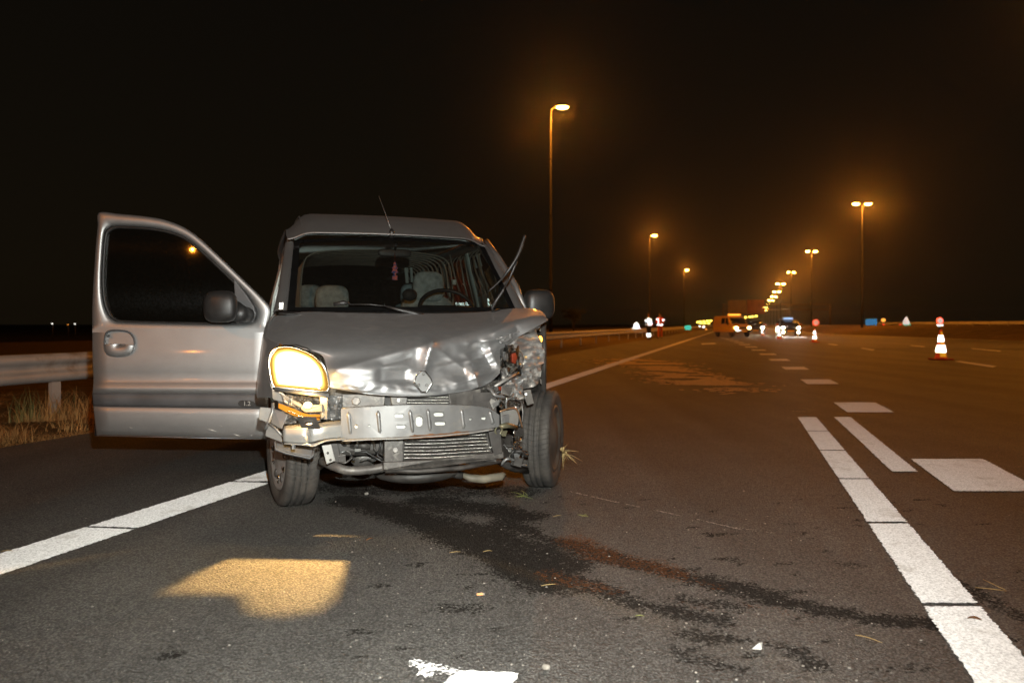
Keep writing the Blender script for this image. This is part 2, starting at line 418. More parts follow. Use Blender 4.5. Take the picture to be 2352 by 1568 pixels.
ST = [  # dark fluid trails: (points in the picture), width m, strength
    ([(800, 1150), (900, 1172), (985, 1205), (1100, 1250), (1185, 1290), (1265, 1335)], .115, 1.1),
    ([(985, 1150), (1090, 1165), (1200, 1185)], .11, 1.0),
    ([(1010, 1195), (1120, 1225), (1235, 1265), (1290, 1300)], .10, 1.0),
    ([(1150, 1200), (1270, 1240), (1400, 1275), (1530, 1310), (1640, 1340), (1760, 1370), (1890, 1400), (2010, 1425), (2140, 1432)], .060, .95),
    ([(1255, 1330), (1360, 1350), (1450, 1380), (1560, 1405), (1660, 1430)], .055, .85),
    ([(1200, 1290), (1330, 1340), (1420, 1360)], .07, .8),
    ([(1600, 1460), (1720, 1470), (1800, 1490), (1880, 1525)], .04, .8),
    ([(1560, 1500), (1700, 1540)], .03, .7), ([(1700, 1345), (1800, 1385), (1950, 1415)], .05, .8),
    ([(1690, 1395), (1560, 1375)], .035, .7), ([(320, 1515), (400, 1500)], .02, .75), ([(385, 1490), (395, 1500)], .02, .75),
    ([(2180, 1330), (2350, 1420)], .04, .75), ([(860, 1165), (1120, 1170)], .13, .8), ([(1900, 1290), (2000, 1300)], .03, .55),
    ([(1010, 1395), (1100, 1400)], .015, .6), ([(770, 1120), (1180, 1128)], .14, .75)]
RU = [([(1300, 1238), (1400, 1275), (1500, 1298), (1560, 1318)], .075, 1.0), ([(1255, 1320), (1330, 1340), (1420, 1355)], .055, .8),
      ([(1480, 1300), (1640, 1345)], .04, .6), ([(1720, 1395), (1860, 1420)], .04, .45), ([(1100, 1110), (1180, 1108)], .08, .8), ([(1560, 1380), (1700, 1420)], .03, .45)]
def pre(S): return [([tuple(Gp(*p).xy) for p in pts], w, s) for pts, w, s in S]
STg, RUg = pre(ST), pre(RU)
def mask(p, S, wob):
    v = 0
    for pts, w, s in S:
        for i in range(len(pts) - 1):
            if abs(p[1] - (pts[i][1] + pts[i + 1][1]) / 2) > .9 : continue
            d = segd(p, pts[i], pts[i + 1])[0] + wob
            if d < w * 1.8: v = max(v, s * (1 - sm(w * .45, w * 1.8, d)))
    return v
A0, A1, D0, D1 = -5.97, 5.2, 1.2, 9.5
na, nd = 300, 230
vs, fs, s1, s2 = [], [], [], []
for i in range(nd + 1):
    d = D0 + (D1 - D0) * (i / nd) ** 1.35
    for j in range(na + 1):
        a = A0 + (A1 - A0) * j / na
        p = RP(a, d); vs.append(p)
        st = ru = 0.0
        if 1.8 < d < 5.6 and -2.4 < p.x < 3.2:
            wob = .05 * (noise.noise(Vector((p.x * 7, p.y * 4, .3))) + .6 * noise.noise(Vector((p.x * 19, p.y * 11, 3.3))))
            st = mask((p.x, p.y), STg, wob); ru = mask((p.x, p.y), RUg, wob)
            if p.x > -.6:
                k = noise.noise(Vector((p.x * 9, p.y * 16, 8.))) ; k2 = noise.noise(Vector((p.x * 1.6, p.y * 1.6, 1.)))
                st = max(st, .72 * sm(.36, .62, k + .22 * k2) * sm(4.9, 4.0, d))
        s1.append(st); s2.append(ru)
for i in range(nd):
    for j in range(na):
        k = i * (na + 1) + j; fs.append((k, k + 1, k + na + 2, k + na + 1))
def patch(pts):
    o = len(vs)
    for p in pts: vs.append(Vector(p)); s1.append(0.0); s2.append(0.0)
    fs.append(tuple(range(o, o + len(pts))))
EDGE = [(34, -30), (33.5, 1.2), (33, 9.5), (32, 25), (31, 44.7), (33, 77), (43, 110), (66, 185), (107, 320), (463, 1500)]
patch([RP(A0, -30), (34, -30, 0), (33.5, D0, 0), RP(A0, D0)])
patch([RP(A1, D0), (33.5, D0, 0), (33, D1, 0), RP(A1, D1)])
for (x0, d0), (x1, d1) in zip(EDGE[2:], EDGE[3:]):
    patch([RP(A0, d0), (x0, d0, 0), (x1, d1, 0), RP(A0, d1)])
me = bpy.data.meshes.new('road'); me.from_pydata([tuple(v) for v in vs], [], fs); me.update()
for nm, arr in (('stain', s1), ('rustm', s2)):
    at = me.attributes.new(nm, 'FLOAT', 'POINT'); at.data.foreach_set('value', arr)
road = link('road', me, M['asphalt'], None, False); tag(road, kind='structure')

# painted markings: sheets a few millimetres proud with slightly ragged edges
def marking(name, quad, jit=.0055, z=.005, step=.011, seed=0):
    q = [Vector(p) for p in quad]; pts = []
    rnd = random.Random(seed)
    near = min(p.y for p in q) < 9
    for i in range(4):
        a, b = q[i], q[(i + 1) % 4]; L = (b - a).length
        n = max(1, min(420, int(L / step))) if near else 1
        nrm = Vector((-(b - a).y, (b - a).x, 0)).normalized()
        for k in range(n):
            p = a.lerp(b, k / n)
            if near and k: p = p + nrm * rnd.uniform(-jit, jit)
            pts.append(Vector((p.x, p.y, z)))
    tris = tessellate_polygon([pts])
    mb = MB(); mb.add(pts, [tuple(t) for t in tris])
    for i, f in enumerate(mb.f):
        a, b, c_ = (mb.v[k] for k in f)
        if (b - a).cross(c_ - a).z < 0: mb.f[i] = f[::-1]
    return mb.build(name, M['marking'], road, False)
def strip(name, a0, a1, d0, d1, seed=0, skew=0.0):
    return marking(name, [RP(a0, d0), RP(a1, d0 - skew), RP(a1, d1 - skew), RP(a0, d1)], seed=seed)
# hard-shoulder line, its joints as in the picture
seams = [.9, 2.55, 3.74, 4.8, 5.86, 6.92]
cuts = [(1.2, 3.635), (3.66, 4.685), (4.71, 8.4), (8.45, 14), (14.05, 26), (26, 48), (48, 90), (90, 300), (300, 1200)]
for i, (d0, d1) in enumerate(cuts):
    strip('edge_line', -3.20, -2.93, d0, d1, i, 0.03 if d1 < 5 else 0)
# cut line with joints every metre, and the short second line beside it
js = [1.3, 2.63, 3.72, 4.78, 5.86, 6.92, 7.98]
for i in range(6): strip('lane_line', .665, .865, js[i] + .022, js[i + 1] - .012, 20 + i)
strip('lane_line', 1.06, 1.235, 5.02, 7.98, 30)
bl = lambda d: SL * d - .00085 * d * d
k = 4.43
for i in range(14):
    d0, d1 = k, k + 1.06
    marking('lane_block', [(1.325 + bl(d0), d0, 0), (1.86 + bl(d0), d0, 0), (1.86 + bl(d1), d1, 0), (1.325 + bl(d1), d1, 0)], seed=40 + i)
    k += 3.98
# the start of a marking at the bottom of the frame
marking('lane_arrow', [RP(-.99, 1.3), RP(-.60, 1.3), RP(-.62, 2.115), RP(-.795, 2.135)], seed=60)
rnd = random.Random(5)
def quadpx(name, pts, seed): return marking(name, [Gp(*p) for p in pts], seed=seed)
quadpx('lane_dash', [(2192, 830), (2204, 829), (2289, 841), (2280, 844)], 71)
quadpx('lane_dash', [(1976, 800), (1982, 799), (2010, 803), (2004, 805)], 72)
quadpx('lane_dash', [(1900, 790), (1905, 789.5), (1925, 792), (1920, 793)], 73)
quadpx('lane_dash', [(2090, 793.5), (2094, 793), (2126, 796), (2122, 797)], 74)
quadpx('lane_dash', [(2230, 801), (2234, 800), (2300, 806), (2296, 807)], 75)
quadpx('lane_dash', [(1610, 789), (1640, 787.5), (1646, 789.5), (1612, 791)], 76)
for (x0, d0), (x1, d1) in zip([(31.2, 30), (29.9, 44.7), (31.9, 77)], [(29.9, 44.7), (31.9, 77), (41.9, 110)]):
    marking('edge_line', [(x0, d0, 0), (x0 + .3, d0, 0), (x1 + .3, d1, 0), (x1, d1, 0)])
# worn remnants beside the arrow and the long scratch from the right wheel
def flecks(name, path, n, w, size, mat, z, seed, clump=True):
    rr = random.Random(seed); P = [Gp(*p) for p in path]; mb = MB(); Ls = [(P[i + 1] - P[i]).length for i in range(len(P) - 1)]
    for _ in range(n):
        u = rr.random() * sum(Ls); i = 0
        while u > Ls[i] and i < len(Ls) - 1: u -= Ls[i]; i += 1
        c = P[i].lerp(P[i + 1], u / Ls[i]); t = (P[i + 1] - P[i]).normalized()
        if clump and noise.noise(c * 9 + Vector((seed, 0, 0))) < -.12: continue
        c = c + Vector((-t.y, t.x, 0)) * rr.gauss(0, w); c.z = z + rr.random() * .003
        s = size * rr.uniform(.4, 1.4); a0 = rr.random() * 6.3
        st = rr.uniform(1, 3.2)
        pts = [c + t * math.cos(a0 + q * 1.2566) * s * st * rr.uniform(.6, 1.2) + Vector((-t.y, t.x, 0)) * math.sin(a0 + q * 1.2566) * s * rr.uniform(.5, 1.1) for q in range(5)]
        mb.add(pts, [(0, 1, 2, 3, 4)])
    return tag(mb.build(name, mat, road, False), kind='stuff')
flecks('worn_paint', [(940, 1523), (975, 1530), (1050, 1545)], 130, .012, .0035, M['marking'], .004, 3)
flecks('worn_paint', [(975, 1530), (985, 1545), (965, 1566)], 110, .014, .004, M['marking'], .004, 4)
M['scr'] = pbr('scratch_dust', (.42, .41, .39), .9, 0, .2, 60)
flecks('scratch', [(1310, 1130), (1395, 1150), (1560, 1185), (1700, 1217)], 420, .003, .0028, M['scr'], .004, 5)
flecks('scratch', [(1690, 1212), (1850, 1240)], 60, .01, .002, M['scr'], .004, 6)
flecks('scratch', [(1820, 945), (1850, 946)], 30, .02, .006, M['scr'], .004, 7, False)

# sand swept on the lane ahead
M['sand'] = pbr('sand', (.66, .50, .30), .95, 0, .3, 10)
rr = random.Random(9); mb = MB()
for path, w, n in (([(1440, 828), (1500, 832), (1530, 850), (1590, 872), (1660, 888)], .55, 5200), ([(1500, 838), (1420, 830)], .7, 1500)):
    P = [Gp(*p) for p in path]
    for _ in range(n):
        i = rr.randrange(len(P) - 1); c = P[i].lerp(P[i + 1], rr.random()) + Vector((rr.gauss(0, w * .6), rr.gauss(0, w), 0)); c.z = .003 + rr.random() * .002
        if noise.noise(c * 1.3) < -.15: continue
        s = rr.uniform(.03, .09); a0 = rr.random() * 6
        mb.add([c + Vector((math.cos(a0 + q * 1.57) * s, math.sin(a0 + q * 1.57) * s, 0)) for q in range(4)], [(0, 1, 2, 3)])
tag(mb.build('sand', M['sand'], None, False), 'thin drift of sand lying across the lane beyond the wrecked van', 'sand', kind='stuff')

# left verge: rough soil, then grass
vr = MB(); rows = []
for d in [3, 4, 4.5, 5, 5.5, 6, 6.5, 7, 7.5, 8, 9, 10, 12, 15, 20, 30, 50, 90, 160, 400, 1500]:
    row = []
    for a in (-5.97, -6.2, -6.6, -7.2, -8, -9.5, -12, -18, -40):
        p = RP(a, d); p.z = -.045 + (.05 * noise.noise(p * 1.7) + .045 if a < -6 else .02) * min(1, 20 / d) + (.05 if a < -6.5 else 0)
        row.append(p)
    rows.append(row)
vr.grid(rows); tag(vr.build('verge', M['soil']), kind='structure')
vr = MB(); rows = []
for (x, d) in [(33, 9.5), (32, 25), (31, 44.7), (33, 77), (43, 110), (66, 185), (107, 320), (463, 1500)]:
    rows.append([Vector((x + .2 + w, d, z + .12 * noise.noise(Vector((x + w, d * .2, 0))) * (1 if w else 0))) for w, z in ((0, -.03), (1.2, .1), (3, .4), (6, .72), (10, .86), (30, .9), (120, .95))])
rows = crgrid([[tuple(p) for p in r] for r in rows], 2, 2)
vr.grid(rows); M['bank'] = ground_mat('dry_grass_bank', (.05, .035, .015), (.17, .11, .045), 1.4)
tag(vr.build('bank', M['bank']), kind='structure')

def blade_mat(name, cs):
    m, t, o = nt(name)
    b = N(t, 'ShaderNodeBsdfPrincipled'); oi = N(t, 'ShaderNodeTexCoord')
    n = tex(t, 6, 4, .6); c = mix(t, ramp(t, n, .42, (0, 0, 0), .60, (1, 1, 1)), cs[0], cs[1])
    c = mix(t, ramp(t, tex(t, 60, 2), .4, (0, 0, 0), .7, (.7, .7, .7)), c, cs[2])
    t.links.new(c, b.inputs['Base Color']); b.inputs['Roughness'].default_value = .8
    t.links.new(b.outputs[0], o.inputs[0]); return m
M['dry'] = blade_mat('dry_grass', ((.52, .30, .10), (.62, .40, .15), (.32, .17, .05)))
M['green'] = blade_mat('green_grass', ((.10, .13, .035), (.16, .17, .05), (.20, .15, .06)))
def blade(mb, p, h, w, ang, lean, rr, curl=1.0):
    d = Vector((math.cos(ang), math.sin(ang), 0)); sd = Vector((-d.y, d.x, 0))
    pts = []
    for k in range(4):
        t = k / 3; q = p + d * lean * h * t ** (1.3 + .6 * curl) + Vector((0, 0, h * (t - .28 * curl * lean * t * t)))
        ww = w * (1 - t * .92); pts += [q - sd * ww, q + sd * ww]
    mb.add(pts, [(0, 1, 3, 2), (2, 3, 5, 4), (4, 5, 7, 6)])
rr = random.Random(21); mb = MB()
for _ in range(62000):
    d = 4.9 + rr.random() ** 1.4 * 5.5
    if rr.random() < .16: d = 8 + rr.random() * 14; a = -5.95 - rr.random() * 2.2
    else: a = rr.uniform(-.80, -.52) * d - SL * d
    p = RP(a, d); p.z = -.02
    if a > -5.93 or a < -10: continue
    clump = .5 + .9 * max(0, noise.noise(p * 2.1) + .35)
    sh = sm(-5.93, -6.4, a) * .6 + .4
    blade(mb, p, rr.uniform(.05, .16) * clump * sh, rr.uniform(.002, .0042), rr.gauss(-.6, 1.3), rr.uniform(.7, 2.2), rr)
tag(mb.build('dry_grass', M['dry'], None, False), 'dry brown grass along the verge under the guardrail', 'grass', kind='stuff')
def tuft(px, a, n, h, mat, label, seed, spread=.12, lean=(.3, 1.2)):
    r2 = random.Random(seed); d = a / ((px - 1176) / FOC - SL); c = RP(a, d); c.z = -.02; m2 = MB()
    for _ in range(n):
        p = c + Vector((r2.gauss(0, spread), r2.gauss(0, spread), 0))
        blade(m2, p, h * r2.uniform(.5, 1.2), r2.uniform(.003, .006), r2.gauss(-1.2, 1.6), r2.uniform(*lean), r2, 1.2)
    o = m2.build('grass_tuft', mat, None, False); tag(o, label, 'grass tuft', 'grass tufts on the verge')
tuft(108, -6.9, 130, .38, M['dry'], 'tall drooping straw coloured grass tuft under the guardrail post', 1)
tuft(185, -6.7, 140, .40, M['dry'], 'straw coloured grass tuft beside the open door edge', 2)
tuft(62, -7.0, 60, .38, M['green'], 'green grass tuft left of the guardrail post', 3, .07, (.1, .6))
tuft(152, -7.1, 40, .36, M['green'], 'small green grass tuft just right of the guardrail post', 4, .06, (.1, .6))
tuft(20, -6.35, 110, .20, M['dry'], 'low dry grass tuft at the left picture edge', 5, .1)
tuft(150, -6.3, 90, .20, M['dry'], 'low dry grass tuft nearest the asphalt edge', 6, .1)

# guardrails: corrugated beam, posts as parts
def guardrail(label, path, zt, name='guardrail', post_every=4.0, post_first=0.0):
    root = empty(name, (path[0][0], path[0][1], 0)); o = Vector((path[0][0], path[0][1], 0))
    prof = [(.000, 0), (.045, -.035), (.050, -.085), (.012, -.125), (.008, -.175), (.046, -.215), (.048, -.268), (.000, -.305)]
    prof = [(p.x, p.y) for p in crs([Vector((a, b, 0)) for a, b in prof], 3)]
    mb = MB(); rows = []
    P = [Vector((x, y, 0)) for x, y in path]
    for i, p in enumerate(P):
        t = (P[min(i + 1, len(P) - 1)] - P[max(i - 1, 0)]).normalized(); nr = Vector((t.y, -t.x, 0))
        rows.append([p - o + nr * a + Vector((0, 0, zt + b)) for a, b in prof])
    mb.grid(rows); mb.build('beam', M['zinc'], root, thick=.004)
    pm = MB(); pm.bb(-.05, .0, -.05, .05, -.3, zt - .03); pm.bb(.0, .0035, -.055, .055, -.3, zt - .03)
    base = None
    L = [(P[i + 1] - P[i]).length for i in range(len(P) - 1)]; s = post_first; tot = sum(L); cnt = 0
    bm_ = MB()
    while s < min(tot, 120):
        u = s; i = 0
        while u > L[i]: u -= L[i]; i += 1
        p = P[i].lerp(P[i + 1], u / L[i]); t = (P[i + 1] - P[i]).normalized()
        if base is None: base = pm.build('post', M['zinc'], root, False, .004); q = base
        else: q = base.copy(); C.objects.link(q)
        q.location = p - o; q.rotation_euler = (0, 0, math.atan2(t.y, t.x) - math.pi / 2); s += post_every
    for k, (u, zz) in enumerate(((1.7, -.06), (2.05, -.06), (1.7, -.24), (2.05, -.24))):
        pass
    tag(root, label, 'guardrail'); return root
gr = [tuple(RP(-7.25, d).xy) for d in (2, 4, 6, 8, 12, 20, 35, 60, 100, 180, 300)]
guardrail('galvanised steel guardrail on the left verge behind the open door', gr, .695, post_first=2.16)
gr2 = [(52, 30), (47, 45), (47, 62), (52, 90), (62, 130)]
rg = guardrail('distant guardrail along the grass bank at right', gr2, .62); rg.location.z = .72

# ------------------------------------------------------------------ street lamps
ORD = ['nearest', 'second nearest', 'third', 'fourth', 'fifth', 'sixth', 'seventh', 'eighth', 'ninth', 'tenth', 'eleventh', 'twelfth']
def lamp_master(double, h=14.9, k=1.0):
    root = empty('street_lamp', (0, 0, 0))
    pm = MB(); pm.tube([(0, 0, -.3), (0, 0, 3.2), (0, 0, 3.21), (0, 0, 8), (0, 0, 8.01), (0, 0, h - .1)], [.12, .11, .095, .085, .07, .055], 10)
    pm.build('pole', M['pole'], root)
    for z, r in ((3.2, .125), (8.0, .10), (11.6, .085)):
        cm = MB(); cm.tube([(0, 0, z - .05), (0, 0, z + .05)], r, 10); cm.build('collar', M['pole'], root)
    for s in ((-1, 1) if double else (1,)):
        am = MB(); am.tube([(0, 0, h - .25), (s * .08, 0, h - .05), (s * .3, 0, h + .04)], .04, 8); am.build('arm', M['pole'], root)
        hm = MB(); hm.ball((s * (.22 + .36 * k), 0, h + .10 * k), (.36 * k, .16 * k, .085 * k), 16, 8, .8)
        hd = hm.build('lamp_head', M['pole'], root)
        lm = MB(); lm.ball((s * (.22 + .38 * k), 0, h + .045 * k), (.28 * k, .135 * k, .10 * k), 14, 8, .9)
        lm.build('bulb_cover', M['sodium'], hd)
    return root
single, double = lamp_master(False, 14.9, 1.35), lamp_master(True, 14.9, 1.3)
def light_at(root, x, y, w=1.0):
    L = bpy.data.lights.new('sodium_light', 'POINT'); L.energy = SOD_W * w; L.color = SODIUM
    L.shadow_soft_size = .10
    o = bpy.data.objects.new('sodium_light', L); C.objects.link(o); o.parent = root; o.location = (x, y, 14.66)
far_double = lamp_master(True, 14.9, 2.0)
def lamp_row(master, pts, label_fn, group, lit):
    for i, (x, y) in enumerate(pts):
        o = master if i == 0 else (far_double if i == 3 else copy_tree(far_double if i > 3 else master))
        o.location = (x, y, 0); o.rotation_euler = (0, 0, -math.atan(SL) * .0)
        tag(o, label_fn(i), 'street lamp', group)
for_single = [((1265 - 1176) / FOC * 47.5, 47.5), ((1492 - 1176) / FOC * 116, 116), ((1571 - 1176) / FOC * 190, 190), (-17.8, -22)]
lamp_row(single, for_single[:3], lambda i: ['tall single-arm street lamp glowing orange right behind the wrecked van', 'single-arm street lamp, second along the left verge row', 'single-arm street lamp, smallest and farthest of the left verge row'][i], 'single-arm lamps on the left verge', 4)
dp = [(1980, 468), (1864, 577), (1817, 625), (1793, 652), (1784, 670), (1777, 681), (1770, 690), (1764, 698), (1759, 706), (1757, 713)]
dl = []
for px, py in dp:
    d = 13.95 * FOC / (HOR - py); dl.append(((px - 1176) / FOC * d, d))
lamp_row(double, dl, lambda i: 'twin-arm street lamp, %s in the row along the median' % ORD[i], 'twin-arm lamps along the median', 4)
# the same rows continue behind and beside the photographer
o = copy_tree(single); o.location = (*for_single[3], 0); tag(o, 'single-arm street lamp behind the photographer on the left verge', 'street lamp', 'single-arm lamps on the left verge'); back_s = o
o = copy_tree(single); o.location = (-48.6, -131, 0); far_back = o; tag(o, 'single-arm street lamp far behind the photographer, mirrored in the door glass', 'street lamp', 'single-arm lamps on the left verge')
o = copy_tree(double); o.location = (24.5, 30, 0); tag(o, 'twin-arm street lamp just outside the right picture edge', 'street lamp', 'twin-arm lamps along the median'); back_d = o
o = copy_tree(double); o.location = (7.5, -26, 0); tag(o, 'twin-arm street lamp behind the photographer on the median', 'street lamp', 'twin-arm lamps along the median'); back_e = o
lights_for = [(x, y) for x, y in for_single] + dl[:5] + [(24.5, 30), (7.5, -26)]
allroots = {(round(o.location.x, 2), round(o.location.y, 2)): o for o in bpy.data.objects if o.type == 'EMPTY' and o.name.startswith('street_lamp')}
for x, y in lights_for:
    rt = allroots.get((round(x, 2), round(y, 2)))
    w_ = {(-17.8, -22): .7, (24.5, 30): 1.0, (7.5, -26): .5}.get((x, y), 1.0 if (x, y) in for_single else 1.5)
    light_at(rt, .6, 0, w_)
light_at(far_back, .6, 0, 1.0)
# the far curve of the motorway: small lamps strung along it
farp = [(1736, 725.8), (1728, 726.8), (1722, 727.4), (1712, 728.8), (1701, 730.8), (1632, 736.2), (1624, 737), (1616, 737.8), (1607, 738.6), (1602, 740), (1610, 742), (1618, 742.4), (1627, 742.4)]
fm = empty('far_lamp', (0, 0, 0))
pm = MB(); pm.tube([(0, 0, -.3), (0, 0, 9.6)], [.2, .12], 6); pm.build('pole', M['pole'], fm)
lm = MB(); lm.ball((.5, 0, 9.7), (1.7, .8, 1.05), 12, 8); lm.build('lamp_head', M['sodium_far'], fm)
words = ['rightmost', 'second from the right', 'third from the right', 'fourth from the right', 'fifth from the right', 'leftmost-but-seven', 'leftmost-but-six', 'leftmost-but-five', 'leftmost-but-four', 'leftmost-but-three', 'lower left', 'lower middle', 'lower right']
for i, (px, py) in enumerate(farp):
    d = min(1250, 9.0 * FOC / (HOR - py)); o = fm if i == 0 else copy_tree(fm)
    p = Wp(px, py, d); o.location = (p.x, p.y, p.z - 9.7 * d / 1250)
    o.scale = (d / 1250,) * 3
    tag(o, 'tiny far yellow lamp, %s in the string %s the yellow van' % (words[i], 'above' if i < 5 else 'left of'), 'street lamp', 'far lamps on the curving road')
# ------------------------------------------------------------------ the wrecked van (local frame: x to its left, y to its rear, z up)
van = empty('wrecked_van', VAN, TH)
tag(van, 'silver compact van with a crushed front corner, one lit headlight and an open door', 'van')
def vp(pts): return [V(*p) for p in pts]

# --- bonnet: rows from the cowl to the torn front lip, in (picture x, picture y, distance from the axle)
HR = [
 [(624, 727, .17), (700, 716, .10), (800, 718, .06), (900, 720, .04), (1000, 720, .04), (1100, 717, .06), (1170, 709, .10), (1212, 708, .02), (1240, 713, -.04)],
 [(615, 748, .00), (700, 738, -.10), (800, 738, -.13), (900, 738, -.13), (1000, 737, -.13), (1100, 732, -.10), (1180, 722, -.08), (1222, 716, -.09), (1251, 721, -.12)],
 [(613, 775, -.20), (700, 768, -.33), (800, 767, -.37), (880, 766, -.37), (960, 764, -.37), (1060, 757, -.33), (1150, 745, -.28), (1215, 732, -.24), (1254, 730, -.20)],
 [(650, 791, -.42), (722, 797, -.49), (800, 798, -.52), (880, 797, -.52), (960, 794, -.50), (1050, 786, -.46), (1130, 772, -.40), (1190, 757, -.33), (1253, 739, -.24)],
 [(733, 812, -.52), (775, 824, -.57), (830, 829, -.59), (895, 830, -.59), (965, 828, -.57), (1045, 820, -.52), (1105, 808, -.46), (1147, 794, -.42), (1186, 777, -.36)],
 [(750, 843, -.57), (786, 852, -.61), (840, 858, -.63), (900, 860, -.63), (965, 858, -.61), (1040, 850, -.56), (1095, 838, -.50), (1130, 824, -.45), (1152, 806, -.40)],
 [(757, 872, -.60), (796, 880, -.63), (846, 886, -.65), (905, 890, -.65), (968, 890, -.63), (1035, 882, -.58), (1092, 868, -.52), (1128, 851, -.46), (1149, 832, -.41)],
 [(758, 889, -.60), (800, 897, -.62), (850, 904, -.64), (908, 908, -.64), (970, 909, -.62), (1030, 903, -.57), (1085, 893, -.51), (1122, 879, -.46), (1148, 856, -.42)],
 [(760, 885, -.55), (800, 893, -.57), (850, 900, -.59), (908, 904, -.59), (970, 905, -.57), (1030, 899, -.52), (1085, 889, -.46), (1121, 875, -.41), (1146, 853, -.37)]]
def gauss(d, w): return math.exp(-(d / w) ** 2)
def cusp(d, w): return math.exp(-abs(d) / w * 1.35)
def dent(px, py, yl):
    p = (px, py); y = yl
    # the diagonal fold: proud along its ridge, pushed in below it
    d, t, sgn = segd(p, (735, 858), (1232, 722))
    wt = sm(.10, .45, t) * sm(1.01, .86, t)
    y += -.016 * cusp(sgn, 16) * sm(.0, .2, t) * sm(1.02, .9, t)
    if sgn > 0: y += wt * .060 * sm(0, 52, sgn) * sm(150, 60, sgn)
    # buckle above the badge
    d, t, sg = segd(p, (993, 784), (972, 858)); y += -.042 * cusp(d, 12) + .024 * gauss(math.hypot(px - 955, (py - 815) * .6), 17)
    # dished panel left of the badge
    y += .020 * gauss(max(0, abs(px - 903) - 26), 12) * gauss(max(0, abs(py - 862) - 9), 8)
    # vertical folds at right
    for (a, b, w, k) in (((1084, 842), (1100, 889), 6, -.030), ((1064, 838), (1072, 880), 10, .016),
                         ((1100, 790), (1128, 846), 12, .030), ((1075, 790), (1150, 777), 4, -.014), 
                         ((1000, 800), (1090, 862), 7, -.014), ((1010, 842), (1108, 822), 7, -.012), ((1120, 792), (1146, 842), 6, -.016), ((1050, 880), (1125, 858), 6, -.012), ((1135, 765), (1180, 738), 6, -.014), ((1180, 738), (1190, 765), 7, .012), ((880, 838), (940, 822), 6, .016), ((820, 872), (880, 869), 9, -.006)):
        d, t, sg = segd(p, a, b); y += k * cusp(d, w * 1.9)
    # creased metal
    wx = sm(940, 1130, px) * sm(772, 800, py)
    n1 = abs(noise.noise(Vector((px * .016, py * .030, 1.7)))); n2 = abs(noise.noise(Vector((px * .045, py * .07, 5.1))))
    y += wx * (.026 * (n1 - .25) + .007 * (n2 - .25))
    y += .004 * noise.noise(Vector((px * .02, py * .03, 9)))
    if px < 1000: y += -.022 * gauss(py - 850, 17) * sm(745, 775, px) * sm(1000, 860, px)
    wl = sm(905, 893, py) * sm(872, 892, py)
    y += .006 * noise.noise(Vector((px * .06, py * .1, 2)))* wl
    return y
g_ = crgrid(HR, 16, 12)
nr_ = len(g_)
rows = [[V(p.x, p.y, dent(p.x, p.y, p.z) if i < nr_ - 12 else p.z) for p in r] for i, r in enumerate(g_)]
hood = MB(); hood.grid(rows); hood_o = hood.build('bonnet', M['paint_s'], van, thick=.0025)
hood_o['label'] = 'buckled silver bonnet folded diagonally'
# rubber washers and dust at the cowl
cw = MB(); cw.grid([[V(px, 712, .30) + Vector((0, 0, dz)) for px in range(640, 1200, 20)] for dz in (0.0,)] + [[V(px, 722, .05) for px in range(640, 1200, 20)]])
cw.build('cowl', M['black'], van, thick=.004)
# badge backing plate, emblem gone
bp = [(957, 862), (966, 853), (976, 853), (988, 868), (993, 878), (980, 899), (968, 899), (952, 878)]
bx_ = MB(); bx_.prism([V(x, y, -.655) for x, y in bp], (0, .02, 0)); bd = bx_.build('badge_plate', M['steel'], van, False, .002)
ri = MB(); ri.tube([V(972 + (x - 972) * 1.02, 876 + (y - 876) * 1.02, -.658) for x, y in bp + bp[:1]], .0035, 6); ri.build('badge_rim', M['chrome'], bd)
for x, y in ((973, 859), (962, 884), (980, 884)):
    rv = MB(); rv.ball(V(x, y, -.657), (.007, .006, .007), 8, 6); rv.build('rivet', M['steel'], bd)

# --- right-hand wing (left in the picture), wrapping round the lit headlight
FR = []
for (pz, out, inn) in (((1.06), (627, 724, .22), (634, 719, .18)), ((1.00), (613, 742, .08), (617, 746, -.02)), ((.94), (607, 770, -.03), (615, 776, -.20)),
                       ((.90), (604, 795, -.10), (640, 790, -.40)), ((.84), (601, 825, -.15), (621, 822, -.41)), ((.77), (597, 858, -.19), (619, 855, -.42)),
                       ((.70), (593, 885, -.21), (623, 885, -.43)), ((.645), (591, 912, -.22), (634, 912, -.44))):
    o_, i_ = V(*out), V(*inn); m_ = (o_ + i_) / 2 + Vector((-.012, -.018, 0)) * sm(1.02, .9, pz)
    FR.append([Vector((-.79, .46, pz)), Vector((o_.x + .005, (.46 + o_.y) / 2 + .05, pz)), o_, o_.lerp(m_, .5) + Vector((-.004, -.006, 0)), m_, m_.lerp(i_, .5), i_])
fg = crgrid(FR, 5, 5)
fm_ = MB(); fm_.grid(fg); fm_.build('front_wing', M['paint'], van, thick=.003)

# --- lit headlight
LO = [(622, 868), (618, 838), (620, 815), (630, 802), (648, 796), (672, 797), (700, 806), (722, 818), (738, 834), (748, 852), (753, 872), (753, 893), (738, 899), (690, 895), (640, 890), (628, 886)]
def ly(x): return -.43 - .14 * sm(620, 755, x)
lo_ = crs([Vector((x, y, 0)) for x, y in LO], 4, True)
hl = empty('headlight', (0, 0, 0), 0, van); hl['label'] = 'glowing headlight with blown-out lens'
cx, cy = 684, 852
def ring(k, dy): return [V(cx + (p.x - cx) * k, cy + (p.y - cy) * k, ly(cx + (p.x - cx) * k) + dy) for p in lo_]
m, t, o = nt('headlight_glow')
at_ = N(t, 'ShaderNodeAttribute', attribute_name='edge')
em = N(t, 'ShaderNodeEmission'); rp_ = N(t, 'ShaderNodeValToRGB'); t.links.new(at_.outputs['Fac'], rp_.inputs[0]); cr_ = rp_.color_ramp
